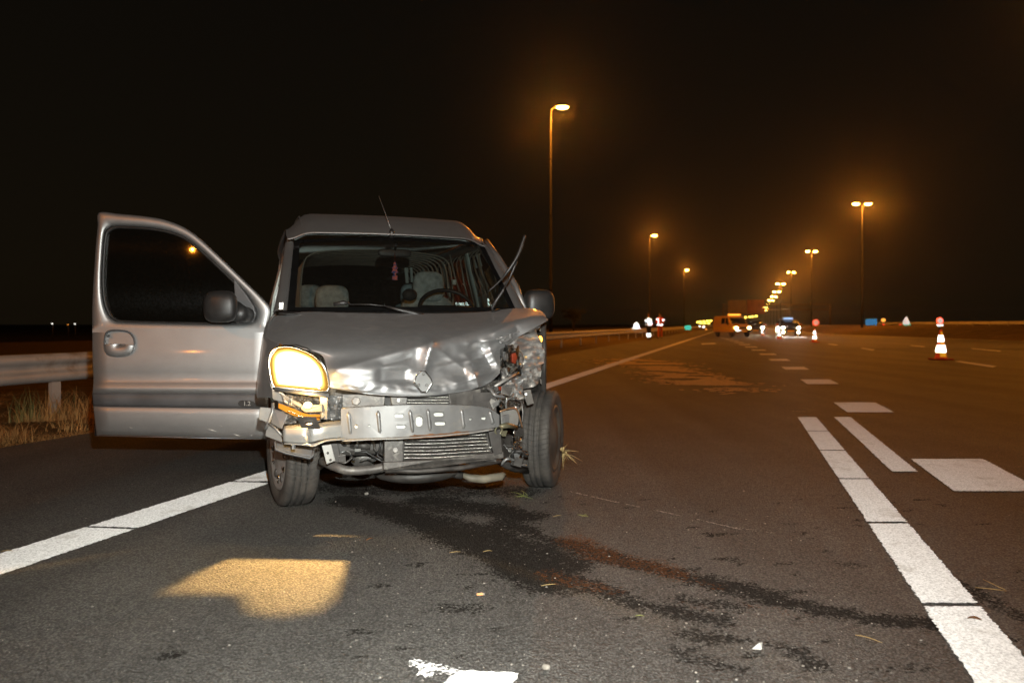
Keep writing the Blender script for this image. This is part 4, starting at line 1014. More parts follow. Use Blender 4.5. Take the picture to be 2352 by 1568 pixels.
# --- wheels
def wheel(name_hub, cx, cy, d, steer, hubmat, r=.298, w=.168, holes_=True, px=None, pos=None, face=-1):
    root = empty('wheel', (0, 0, 0), 0, van)
    hw = w / 2
    prof = [(r * .66, -hw * .80), (r * .72, -hw * .98), (r * .86, -hw * 1.06), (r * .945, -hw * 1.0), (r * .985, -hw * .86)]
    for (z, wd) in ((-.50, .045), (-.12, .05), (.28, .05)):
        prof += [(r * 1.0, hw * (z - wd)), (r * .968, hw * (z - wd * .8)), (r * .968, hw * (z + wd * .8)), (r * 1.0, hw * (z + wd))]
    prof += [(r * .985, hw * .86), (r * .945, hw * 1.0), (r * .86, hw * 1.06), (r * .72, hw * .98), (r * .66, hw * .80)]
    t_ = MB(); t_.lathe([(a, b) for a, b in prof], (0, 0, 0), (1, 0, 0), 56); t_.build('tyre', M['tread'], root)
    s_ = face
    h = MB(); h.lathe([(r * .70, s_ * hw * .86), (r * .68, s_ * hw * .98), (r * .62, s_ * hw * .93), (r * .56, s_ * hw * .80), (r * .40, s_ * hw * .86), (r * .20, s_ * hw * 1.02), (r * .10, s_ * hw * 1.04), (.001, s_ * hw * 1.04)], (0, 0, 0), (1, 0, 0), 48)
    hb = h.build('wheel_cover', hubmat, root)
    if holes_:
        for k in range(12):
            a = k * math.pi / 6; c_ = Vector((s_ * hw * .86, math.cos(a) * r * .50, math.sin(a) * r * .50))
            e_ = MB(); e_.ball((0, 0, 0), (.012, .030, .016), 10, 6); e_.xf(Matrix.Translation(c_) @ Matrix.Rotation(a, 4, 'X')); e_.build('vent_slot', M['chrome'] if k % 2 else M['dark'], hb)
    ib = MB(); ib.lathe([(r * .66, -s_ * hw * .7), (r * .3, -s_ * hw * .5), (.001, -s_ * hw * .5)], (0, 0, 0), (1, 0, 0), 24); ib.build('brake_disc', M['dark'], root)
    root.location = pos if pos is not None else toL(Wp(cx, cy, d)); root.rotation_euler = (0, 0, steer)
    return root
def tread():
    m, t, o = nt('tyre_tread')
    b = N(t, 'ShaderNodeBsdfPrincipled'); c = N(t, 'ShaderNodeTexCoord'); s = N(t, 'ShaderNodeSeparateXYZ'); t.links.new(c.outputs['Object'], s.inputs[0])
    an = math_(t, 'ARCTAN2', s.outputs['Z'], s.outputs['Y'])
    sl = math_(t, 'ADD', math_(t, 'MULTIPLY', an, 62.0), math_(t, 'MULTIPLY', math_(t, 'ABSOLUTE', s.outputs['X']), 55.0))
    sn = math_(t, 'SINE', sl)
    cut = ramp(t, sn, .82, (1, 1, 1), .97, (0, 0, 0))
    n = tex(t, 9, 6, .7); cs = ramp(t, n, .35, (.030, .028, .026), .72, (.080, .071, .060)); t.links.new(cs, b.inputs['Base Color'])
    b.inputs['Roughness'].default_value = .72
    b1 = N(t, 'ShaderNodeBump'); b1.inputs['Distance'].default_value = .0022; t.links.new(cut, b1.inputs['Height'])
    b2 = N(t, 'ShaderNodeBump'); b2.inputs['Distance'].default_value = .0012; t.links.new(tex(t, 140, 6), b2.inputs['Height']); t.links.new(b1.outputs[0], b2.inputs['Normal'])
    t.links.new(b2.outputs[0], b.inputs['Normal']); t.links.new(b.outputs[0], o.inputs[0]); return m
M['tread'] = tread()
p1 = toL(Wp(671, 1040, 4.13)); p1.z = .296
w1 = wheel('h', 0, 0, 0, R(10), M['hub'], pos=p1, face=-1); w1['label'] = 'front wheel with silver cover beside the white line'
p2 = toL(Wp(1247, 1000, 4.60)); p2.z = .296
w2 = wheel('h', 0, 0, 0, R(-32), M['hubd'], holes_=False, pos=p2, face=1); w2['label'] = 'knocked-askew front wheel with dirty cover'
w3 = wheel('h', 0, 0, 0, 0, M['hub'], holes_=False, pos=Vector((-.71, 2.62, .296)), face=-1)
w4 = wheel('h', 0, 0, 0, 0, M['hub'], holes_=False, pos=Vector((.71, 2.62, .296)), face=1)

# --- windscreen, pillars, roof
BL, BR_, TL, TR = V(659, 716, .26), V(1186, 716, .26), V(675, 552, .95), V(1108, 559, .95)
def wsp(u, v, off=0):
    p = BL.lerp(BR_, u).lerp(TL.lerp(TR, u), v); k = 1 - (2 * u - 1) ** 2
    bow = (.13 * (1 - v) + .09 * v) * k + .02 * math.sin(v * math.pi)
    return p + Vector((0, -bow, .018 * k * v)) + Vector((0, -1, .7)).normalized() * off
mb = MB(); mb.grid([[wsp(u / 16, v / 10) for u in range(17)] for v in range(11)]); mb.build('windscreen', M['wglass'], van)
fr = MB()
for (u0, u1, v0, v1) in ((0, .03, 0, 1), (.968, 1, 0, 1), (.03, .968, .945, 1), (.03, .968, 0, .05)):
    fr.grid([[wsp(u0 + (u1 - u0) * a / 10, v0 + (v1 - v0) * b / 8, .004) for a in range(11)] for b in range(9)])
fr.build('windscreen_border', M['frit'], van)
dots = MB()
def band(lo, hi, r, name, mat):
    m_ = MB(); m_.tube([lo.lerp(hi, k / 6) + Vector((0, -.02 * math.sin(k / 6 * math.pi), 0)) for k in range(7)], r, 12); return m_.build(name, mat, van)
def pillar(name, a, b, wx, wy, mat):
    rows = []
    for k in range(9):
        t = k / 8; c_ = a.lerp(b, t) + Vector((0, -.02 * math.sin(t * math.pi), 0))
        rows.append([c_ + Vector((math.copysign(abs(math.cos(q)) ** .6, math.cos(q)) * wx / 2, math.copysign(abs(math.sin(q)) ** .6, math.sin(q)) * wy / 2, 0)) for q in [j * math.pi / 6 for j in range(12)]])
    m_ = MB(); m_.grid(rows, True); return m_.build(name, mat, van)
pillar('windscreen_pillar', V(646, 714, .30), V(667, 558, .98), .066, .09, M['paint'])
pillar('windscreen_pillar', V(1194, 712, .30), V(1105, 562, .98), .066, .09, M['paint'])
# roof
RO = []
for (y, zc, hw, xc, zs) in ((.90, 1.60, .635, -.035, 1.555), (1.00, 1.668, .645, -.03, 1.60), (1.12, 1.735, .65, -.02, 1.64), (1.28, 1.785, .66, -.01, 1.66), (1.5, 1.805, .672, 0, 1.665), (2.0, 1.815, .68, 0, 1.66), (2.7, 1.815, .68, 0, 1.65), (3.1, 1.80, .665, 0, 1.63), (3.22, 1.74, .645, 0, 1.60)):
    row = []
    for t in (-1.06, -1.03, -.975, -.86, -.66, -.33, 0, .33, .66, .86, .975, 1.03, 1.06):
        a = abs(t); z = zc - (zc - zs) * (.10 * a * a + .90 * sm(.82, 1.06, a) ** 1.1)
        bow = -.09 * (1 - min(1, a) ** 2) * sm(1.5, .9, y)
        row.append(Vector((xc + hw * t, y + bow, z)))
    RO.append(row)
mb = MB(); mb.grid(crgrid(RO, 3, 4)); mb.build('roof', M['paint'], van, thick=.003)
hlr = [[p + Vector((0, .05, -.06)) for p in r[2:-2]] for r in RO[1:]]
mb = MB(); mb.grid(crgrid(hlr, 2, 2)); mb.build('headlining', M['lining'], van)
for s in (-.92, .90):
    mb = MB(); mb.tube([Vector((-.02 + s * .645, y, z + .004)) for y, z in ((.93, 1.60), (1.02, 1.66), (1.14, 1.715), (1.3, 1.755), (1.6, 1.775), (2.2, 1.783), (3.1, 1.77))], .007, 6); mb.build('roof_seam', M['paint'], van)
# antenna
ab = V(900, 533, .83); mb = MB(); mb.tube([ab + Vector((0, .02, -.03)), ab + Vector((0, 0, .0)), ab + Vector((-.002, .012, .02))], [.022, .020, .010], 10); an = mb.build('antenna', M['black'], van)
mb = MB(); mb.tube([ab, V(885, 490, .88), V(870, 450, .95)], [.0022, .0018, .0014], 6); mb.build('rod', M['steel'], an)
# body sides
def quadstrip(rows, name, mat, thick=.02):
    m_ = MB(); m_.grid(rows); return m_.build(name, mat, van, thick=thick)
def sx(z): return .735 + .10 * sm(.25, .62, z) - .045 * sm(.72, 1.05, z) - .115 * sm(1.02, 1.64, z)
for s in (-1, 1):
    y0 = 1.50 if s < 0 else 1.52
    zs = [.30, .45, .6, .75, .9, 1.0, 1.06]
    quadstrip([[Vector((s * sx(z) * (1 - .05 * sm(2.7, 3.25, y)), y, z)) for y in (y0, 1.9, 2.0, 2.6, 3.0, 3.22)] for z in zs], 'side_panel', M['paint'])
    quadstrip([[Vector((s * sx(z), y, z)) for y in (.46, .9, 1.5)] for z in (.26, .31, .37)], 'sill', M['paint'])
    for (ya, yb) in ((1.47, 1.60), (2.28, 2.38), (3.08, 3.22)):
        quadstrip([[Vector((s * sx(z), y, z)) for y in (ya, yb)] for z in (1.05, 1.2, 1.35, 1.5, 1.62)], 'pillar', M['lining'] if s > 0 else M['paint'], .03)
    quadstrip([[Vector((s * (sx(z) - .002), y, z)) for y in (1.22, 1.5, 2.3, 3.2)] for z in (1.56, 1.60, 1.63)], 'top_rail', M['paint'], .03)
    for (ya, yb) in ((1.60, 2.28), (2.38, 3.08)):
        quadstrip([[Vector((s * (sx(z) - .012), y, z)) for y in (ya, yb)] for z in (1.06, 1.3, 1.58)], 'side_window', M['sglass'], 0)
    mb = MB(); mb.tube([Vector((s * (sx(z) + .012), 1.46, z)) for z in (.4, .7, 1.0, 1.2, 1.4, 1.55)] + [Vector((s * (sx(1.6)), 1.2, 1.61))], .010, 6); mb.build('door_seal', M['black'] if s > 0 else M['lining'], van)
# closed driver's door (right in the picture)
quadstrip([[Vector((sx(z), y, z)) for y in (.46, .8, 1.2, 1.48)] for z in (.38, .6, .75, .9, 1.0, 1.06)], 'driver_door', M['paint'])
quadstrip([[Vector((sx(z) - .012, y, z)) for y in (ya, 1.46)] for z, ya in ((1.06, .50), (1.25, .62), (1.42, .80), (1.57, .97))], 'driver_window', M['sglass'], 0)
mb = MB(); mb.tube([Vector((sx(1.06), .46, 1.06)), Vector((sx(1.25) + .004, .58, 1.25)), Vector((sx(1.45) + .004, .80, 1.46)), Vector((sx(1.6), 1.0, 1.60))], .022, 8); mb.build('driver_door_frame', M['paint'], van)
quadstrip([[Vector((.775, y, z)) for y in (.1, .46)] for z in (.55, .8, 1.05)], 'front_wing', M['dark'], .02)
# tailgate
quadstrip([[Vector((x, 3.24 - .03 * abs(x), z)) for x in (-.66, -.3, .3, .66)] for z in (.4, .7, 1.06)], 'tailgate', M['paint'])
quadstrip([[Vector((x, 3.24 - .03 * abs(x), z)) for x in (-.64, .64)] for z in (1.06, 1.62)], 'rear_window', glass('rear_glass', (.25, .25, .22), .8), 0)
# ribs of the load bay lining, seen through the windscreen
for k in range(11):
    y = 1.62 + k * .145; pts = []
    for (x, z) in ((-.62, .95), (-.62, 1.25), (-.60, 1.5), (-.54, 1.60), (-.35, 1.635), (0, 1.65), (.35, 1.635), (.54, 1.60), (.60, 1.5), (.62, 1.25), (.62, .95)):
        pts.append(Vector((x * .95, y, z - .075)))
    mb = MB(); mb.tube(crs(pts, 3), .0065, 6); mb.build('lining_rib', M['wire'], van)
# dashboard, wheel, seats
mb = MB(); mb.grid([[Vector((x, y + .05 * (x / .7) ** 2, z)) for x in (-.70, -.35, 0, .35, .68)] for y, z in ((.24, 1.045), (.40, 1.052), (.62, 1.045), (.70, 1.0), (.72, .7))]); mb.build('dashboard', M['dash'], van, thick=.01)
st = V(1025, 707, .86); mb = MB()
mb.tube([st + Vector((.185 * math.cos(a), .06 * math.sin(a) , .06 + .125 * math.sin(a) - .06)) for a in [k * math.pi / 14 for k in range(29)]], .014, 8, False); sw = mb.build('steering_wheel', M['black'], van)
mb = MB(); mb.tube([st + Vector((-.18, 0, 0)), st + Vector((.18, 0, 0))], .018, 8); mb.build('spoke', M['black'], sw)
mb = MB(); mb.ball(V(941, 677, .80), (.052, .03, .042), 12, 8); mb.build('phone_holder', M['dash'], van)
def headrest(px, py, yl, w, h):
    c_ = V(px, py, yl); m_ = MB(); m_.ball(c_, (w / 2, .055, h / 2), 20, 12, .62); m_.build('headrest', M['fabric'], van)
    b_ = MB(); b_.ball(c_ + Vector((0, .03, -.36)), (w * .95, .075, .30), 20, 12, .55); b_.build('seat_back', M['fabric'], van)
headrest(984, 659, 1.22, .235, .23); headrest(763, 687, 1.26, .235, .20)
headrest(712, 682, 2.05, .20, .20); headrest(944, 678, 2.05, .18, .19)
for s, x in ((1, 1080), (-1, 1000)): pass
for px0, py0, px1, py1, y in ((1033, 585, 1062, 690, 1.40), (1056, 590, 1078, 700, 1.45), (1066, 590, 1090, 700, 1.47)):
    mb = MB(); mb.tube([V(px0, py0, y), V((px0 + px1) / 2 - 2, (py0 + py1) / 2, y), V(px1, py1, y)], .006, 6); mb.build('seat_belt', M['wire'], van)
mb = MB(); mb.box(V(1043, 648, 1.40), (.03, .02, .04)); mb.build('belt_buckle', M['lining'], van, False, .005)
# interior mirror and air freshener
mc = V(907, 581, .86); mb = MB(); mb.ball(mc, (.115, .016, .027), 20, 10, .5); im = mb.build('interior_mirror', M['trim'], van)
mb = MB(); mb.tube([mc + Vector((0, -.01, .02)), mc + Vector((0, -.05, .06))], .009, 8); mb.build('mirror_stalk', M['black'], im)
# seat side trim light strips on the driver's side
for (x0, y0, x1, y1, x2, y2, x3, y3, yl) in ((1094, 580, 1102, 580, 1122, 705, 1112, 705, 1.36), (929, 615, 937, 615, 939, 650, 932, 650, 2.3), (942, 614, 947, 614, 949, 648, 944, 648, 2.3)):
    plate('door_trim_strip', [(x0, y0, yl), (x1, y1, yl), (x2, y2, yl), (x3, y3, yl)], M['lining'], (0, .01, 0), .002)
# wipers
wp = empty('wiper', (0, 0, 0), 0, van)
mb = MB(); mb.tube(vp([(972, 725, .02), (950, 719, .04), (915, 711, .05), (886, 703, .07)]), [.012, .013, .010, .006], 8); mb.build('wiper_arm', M['black'], wp)
mb = MB(); mb.tube(vp([(886, 703, .07), (850, 699, .10), (800, 699, .13)]), .004, 6); mb.build('wiper_rod', M['black'], wp)
mb = MB(); mb.tube(vp([(766, 699, .14), (790, 695, .13), (803, 697, .13)]), [.010, .014, .006], 6); mb.build('wiper_blade', M['black'], wp)
wq = empty('wiper', (0, 0, 0), 0, van); wq['label'] = 'bent wiper sticking up in front of the pillar'
mb = MB(); mb.tube(vp([(1148, 710, .05), (1131, 714, .04), (1130, 706, .03), (1140, 690, .02), (1155, 668, .0), (1158, 660, -.01)]), [.006, .010, .010, .011, .009, .005], 8); mb.build('wiper_arm', M['black'], wq)
mb = MB(); mb.tube(vp([(1156, 664, -.01), (1170, 640, -.03), (1182, 612, -.05), (1188, 600, -.05)]), [.004, .006, .008, .005], 6); mb.build('wiper_rod', M['black'], wq)
mb = MB(); mb.tube([V(*p) for p in crs([Vector(p) for p in ((1122, 669, .02), (1150, 643, -.02), (1172, 615, -.05), (1190, 585, -.06), (1201, 555, -.06), (1206, 540, -.06))], 4)], [.005] * 6 + [.010] * 10 + [.009] * 4 + [.006], 6); mb.build('wiper_blade', M['black'], wq)
# door mirrors
mm_ = MB(); c_ = V(1237, 700, .50); mm_.ball(c_, (.105, .07, .105), 20, 14, .62); dm = mm_.build('door_mirror', M['black'], van)
mb = MB(); mb.tube([c_ + Vector((-.10, .03, -.06)), c_ + Vector((-.18, .06, -.09))], [.035, .045], 8); mb.build('mirror_mount', M['black'], dm)
mb = MB(); mb.prism(vp([(641, 694, .16), (652, 694, .16), (651, 711, .16), (640, 711, .16)]), (0, .02, 0)); mb.build('bonnet_hinge', M['steel_w'], van, False, .002)

# --- the open passenger door, facing the camera
door = empty('open_door', (0, 0, 0), 0, van); door['label'] = 'open silver passenger door swung out beside the headlight'
def DD(px, py, off=0.0):
    d = 4.33 + (px - 415) * .00010 + off
    return toL(Wp(px, py, d))
OUT = [(227.6, 488.5), (271.6, 491.3), (324, 496), (370, 503), (401.6, 513), (429.8, 526.4), (458, 546.5), (500, 585), (552.8, 636), (605.5, 687), (623, 712), (618, 740), (615, 764)]
LEFT = [(212.4, 764), (211.8, 717), (214, 660), (217, 611.5), (220.6, 558.8), (224.5, 520)]
WIN = [(240, 537.7), (250.5, 523.6), (264.5, 519), (306.7, 520), (352.4, 523.6), (394.6, 532.4), (429.8, 548), (464.9, 576), (517.6, 625.6), (563.3, 671), (584.4, 702.9), (589.7, 720.5), (580.9, 738.5), (542, 744), (429.8, 743.3), (289, 739.8), (261, 734.5), (247, 720.5), (236.4, 688.8), (233, 646.6), (234.7, 594)]
wl_ = crs([Vector((x, y, 0)) for x, y in WIN], 5, True)
outp = crs([Vector((x, y, 0)) for x, y in LEFT + OUT], 6)
cxd, cyd = 385.0, 655.0
def cast(p):
    dx, dy = p.x - cxd, p.y - cyd; best = None
    P = outp + [outp[0]]
    for a, b in zip(P, P[1:]):
        ex, ey = b.x - a.x, b.y - a.y; den = dx * ey - dy * ex
        if abs(den) < 1e-9: continue
        t = ((a.x - cxd) * ey - (a.y - cyd) * ex) / den; u = ((a.x - cxd) * dy - (a.y - cyd) * dx) / den
        if t > .5 and -.001 <= u <= 1.001 and (best is None or t < best): best = t
    return Vector((cxd + dx * best, cyd + dy * best, 0)) if best else p * 1.02
# make sure the corners are hit exactly: add window samples that point at them
ring_o = [cast(p) for p in wl_]
for cpt in ((227.6, 488.5), (212.4, 764), (615, 764), (623, 712)):
    k = min(range(len(ring_o)), key=lambda i: (ring_o[i].x - cpt[0]) ** 2 + (ring_o[i].y - cpt[1]) ** 2); ring_o[k] = Vector((cpt[0], cpt[1], 0))
rings = []
for t, off in ((0, .030), (.03, .012), (.10, .002), (.25, -.006), (.6, -.008), (.9, -.002), (.98, .006), (1.0, .020)):
    rings.append([DD(a.x + (b.x - a.x) * t, a.y + (b.y - a.y) * t, off if b.y < 750 or t < .2 else -.004 - .004 * t) for a, b in zip(wl_, ring_o)])
mb = MB(); mb.grid(rings, True); mb.build('window_frame', M['paint'], door)
wr_ = [[DD(cxd + (p.x - cxd) * k, cyd + (p.y - cyd) * k * 1.0, o_) for p in wl_] for k, o_ in ((1.0, .028), (.985, .010), (.965, .012), (.95, .030))]
mb = MB(); mb.grid(wr_, True); mb.build('window_rubber', M['black'], door)
gl = MB(); gl.grid([[DD(cxd + (p.x - cxd) * k, cyd + (p.y - cyd) * k, .028) for p in wl_] for k in (.001, .4, .7, .968)], True); gl.build('door_glass', M['dglass'], door)
# skin below the belt line, bowed, with the crease above the rubbing strip
SKIN = [(763, -.008), (775, -.0105), (800, -.016), (830, -.022), (855, -.020), (872, -.012), (880, -.020), (888, -.034), (897, -.036), (902, -.022), (905, -.016)]
LOW = [(934, -.016), (938, -.026), (950, -.028), (970, -.022), (990, -.010), (1000, .004), (1003, .02)]
LE = [Vector((x, y, 0)) for x, y in ((212.4, 764), (211.8, 787), (213, 830), (215, 875), (213, 897), (212, 905), (214, 930), (216, 950), (218.8, 980), (221, 992), (222, 996), (222, 1003))]
def lex(y):
    for a, b in zip(LE, LE[1:]):
        if y <= b.y: return a.x + (b.x - a.x) * (y - a.y) / max(1e-6, b.y - a.y)
    return LE[-1].x
def skin(prof):
    rows = []
    for y, off in prof:
        l = lex(y); r = [DD(l, y - 4 * sm(860, 1003, y) * 1.3, off + .025)]
        for k in range(13):
            u = k / 12; x = l + 2 + (613 - l) * u; ysl = y + (u - .5) * 9 * sm(860, 1003, y)
            r.append(DD(x, ysl, off))
        r.append(DD(617, y + 5 * sm(860, 1003, y), off + .003)); rows.append(r)
    return rows
mb = MB(); mb.grid([[*r] for r in skin(SKIN)]); mb.build('door_skin', M['paint'], door)
mb = MB(); mb.grid(skin(LOW)); mb.build('door_skin', M['paint'], door, thick=.004)
mb = MB(); mb.grid(skin([(903, -.010), (905, -.030), (908, -.036), (918, -.040), (928, -.038), (932, -.032), (935, -.010)])); st_ = mb.build('rubbing_strip', M['trim'], door, thick=.003)
bd_ = MB(); bd_.prism([DD(*p, -.047) for p in [(546, 926), (549, 921), (556, 919), (575, 920), (583, 922), (587, 927), (583, 932), (574, 934), (556, 933), (549, 931)]], toL(Vector((0, .012, 0))) - toL(Vector((0, 0, 0)))); bdg = bd_.build('engine_badge', M['black'], st_, False, .002)
def text_mesh(name, body, size, mat, parent, origin, ux, uz, depth=.002):
    cu = bpy.data.curves.new(name, 'FONT'); cu.body = body; cu.size = size; cu.extrude = depth; cu.align_x = 'CENTER'; cu.align_y = 'CENTER'
    to = bpy.data.objects.new(name, cu); C.objects.link(to)
    dg = bpy.context.evaluated_depsgraph_get(); me_ = bpy.data.meshes.new_from_object(to.evaluated_get(dg)); bpy.data.objects.remove(to)
    uy = uz.cross(ux)
    for v in me_.vertices: v.co = origin + ux * v.co.x + uz * v.co.y + (ux.cross(uz)) * v.co.z
    me_.materials.clear()
    return link(name, me_, mat, parent, False)
uxl = (toL(Vector((1, 0, 0))) - toL(Vector((0, 0, 0))))
text_mesh('badge_number', '1.2', .036, M['steel_w'], bdg, DD(567, 927, -.049), uxl, Vector((0, 0, 1)))
mb = MB(); mb.grid([[DD(x, y, .085) for x in (218, 400, 612)] for y in (755, 850, 1000)]); mb.build('inner_panel', M['dash'], door, thick=.01)
mb = MB(); mb.grid([[DD(x, y, o_) for o_ in (.01, .08)] for x, y in [(222, 1000), (400, 1004), (612, 1008)]]); mb.build('door_bottom', M['paint'], door, thick=.003)
# handle: dark cup over a silver flap
HP = crs([Vector((x, y, 0)) for x, y in ((238, 790), (240, 768), (250, 758), (275, 756.5), (297, 761), (309, 775), (311, 792), (306, 808), (292, 817), (270, 820), (250, 817), (240, 806))], 4, True)
def hr(k, off): return [DD(275 + (p.x - 275) * k, 788 + (p.y - 788) * k, off) for p in HP]
hd = MB(); hd.grid([hr(1.0, -.020), hr(.97, -.030), hr(.92, -.031), hr(.88, -.012), hr(.80, .004), hr(.01, .008)], True); ho = hd.build('door_handle', M['trim'], door)
fp = [p for p in HP if p.y >= 789]; fp.sort(key=lambda p: math.atan2(p.y - 789, p.x - 275))
fl2 = MB(); n = len(fp)
fl2.grid([[DD(275 + (p.x - 275) * k, 789 + (p.y - 789) * k, o_) for p in fp] for k, o_ in ((.03, -.030), (.5, -.040), (.85, -.040), (.97, -.028), (1.0, -.018))]); fl2.build('handle_flap', M['paint'], ho, thick=.002)
lk = MB(); lk.tube([DD(249, 771, -.018), DD(249, 771, -.030)], .008, 12); lk.build('key_lock', M['dash'], ho, False, .001)
# mirror on the open door
mh = MB()
rows = []
for i in range(13):
    ph = -math.pi / 2 + math.pi * i / 12; cp = max(0, math.cos(ph)) ** .55; sp = math.copysign(abs(math.sin(ph)) ** .7, math.sin(ph))
    rows.append([DD(506 + 40 * math.copysign(abs(math.cos(a)) ** .6, math.cos(a)) * cp, 704 - 37 * sp + 0, -.14 + .085 * math.copysign(abs(math.sin(a)) ** .7, math.sin(a)) * cp) for a in [k * math.pi / 10 for k in range(20)]])
mh.grid(rows, True); mo = mh.build('door_mirror', M['black'], door)
mt = MB(); mt.prism([DD(*p, -.012) for p in [(536, 640), (548, 655), (566, 678), (582, 703), (588, 721), (580, 740), (560, 744), (541, 744), (540, 700)]], toL(Vector((0, .03, 0))) - toL(Vector((0, 0, 0)))); mt.build('mirror_base', M['trim'], door, False, .006)
mt = MB(); mt.tube([DD(540, 715, -.11), DD(556, 722, -.06), DD(570, 724, -.01)], [.06, .05, .045], 12); mt.build('mirror_neck', M['black'], mo)
# scuffs on the door bottom
for (x0, y0, x1, y1, w) in ((475, 984, 500, 991, 1.2), (296, 981, 306, 982.5, .8), (536, 996, 552, 1001, 1.2), (547, 947, 560, 951, .6), (504, 976, 512, 979, .7), (575, 999, 580, 1000, 1), (497, 829, 512, 828, .6)):
    m_ = MB(); m_.add([DD(x0, y0, -.031), DD((x0 + x1) / 2, (y0 + y1) / 2 - w, -.031), DD(x1, y1, -.031), DD((x0 + x1) / 2, (y0 + y1) / 2 + w, -.031)], [(0, 1, 2, 3)]); m_.build('scuff', M['scr'], door, False)
hg = MB()
for z in (.55, .95): hg.bb(-.80, -.74, .40, .50, z - .03, z + .03)
hg.build('door_hinge', M['steel'], door, False, .004)

# things inside the van that can be lifted out
fr_ = crs([Vector((x, y, 0)) for x, y in ((907, 600), (911, 607), (909.5, 609), (914, 616), (911, 618), (915, 626), (910, 628), (909, 632), (913, 633), (913, 643), (901, 643), (901, 633), (905, 632), (904, 628), (899, 626), (903, 618), (900, 616), (904.5, 609), (903, 607))], 1, True)
M['fresh'] = None
m, t, o = nt('printed_card'); b = N(t, 'ShaderNodeBsdfPrincipled'); nn = tex(t, 55, 2)
c1 = mix(t, ramp(t, nn, .48, (0, 0, 0), .54, (1, 1, 1)), (.75, .16, .11), (.05, .07, .30)); t.links.new(c1, b.inputs['Base Color']); b.inputs['Roughness'].default_value = .6; t.links.new(b.outputs[0], o.inputs[0]); M['fresh'] = m
af = empty('air_freshener', toW(V(907, 622, .82)), TH)
o0 = V(907, 622, .82)
mb = MB(); mb.prism([V(p.x, p.y, .82) - o0 for p in fr_], (0, .004, 0)); mb.build('card', M['fresh'], af, False)
mb = MB(); mb.tube([V(907, 601, .82) - o0, V(907, 588, .825) - o0, V(907, 580, .835) - o0], .0022, 6); mb.build('string', M['red'], af)
tag(af, 'red and blue tree-shaped air freshener hanging from the interior mirror', 'air freshener')
# ------------------------------------------------------------------ people
def skin_mesh(name, joints, edges, mat, parent, sub=1, root_i=0):
    me = bpy.data.meshes.new(name); me.from_pydata([j[:3] for j in joints], edges, []); me.update()
    o = bpy.data.objects.new(name, me); C.objects.link(o); o.parent = parent
    md = o.modifiers.new('skin', 'SKIN')
    if not me.skin_vertices: me.attributes.new
    bm = bmesh.new(); bm.from_mesh(me); lay = bm.verts.layers.skin.verify(); bm.verts.ensure_lookup_table()
    for i, v in enumerate(bm.verts):
        r = joints[i][3]; v[lay].radius = (r if isinstance(r, tuple) else (r, r)); v[lay].use_root = (i == root_i)
    bm.to_mesh(me); bm.free()
    s = o.modifiers.new('sub', 'SUBSURF'); s.levels = sub; s.render_levels = sub
    dg = bpy.context.evaluated_depsgraph_get(); m2 = bpy.data.meshes.new_from_object(o.evaluated_get(dg)); o.modifiers.clear()
    o.data = m2; m2.materials.clear(); m2.materials.append(mat); m2.polygons.foreach_set('use_smooth', [True] * len(m2.polygons))
    return o
M['skin'] = pbr('skin', (.50, .26, .17), .6, 0, .1, 20)
M['hair'] = pbr('hair', (.03, .02, .012), .7, 0, .3, 80)
M['navy'] = pbr('navy_cloth', (.012, .014, .02), .9, 0, .3, 30)
M['workred'] = pbr('orange_work_cloth', (.55, .12, .03), .9, 0, .2, 30)
M['jacket_o'] = retro('orange_hi_vis', (.95, .13, .02), .06, .45, .75, 12)
M['jacket_y'] = pbr('yellow_hi_vis', (.75, .62, .04), .75, 0, .15, 12)
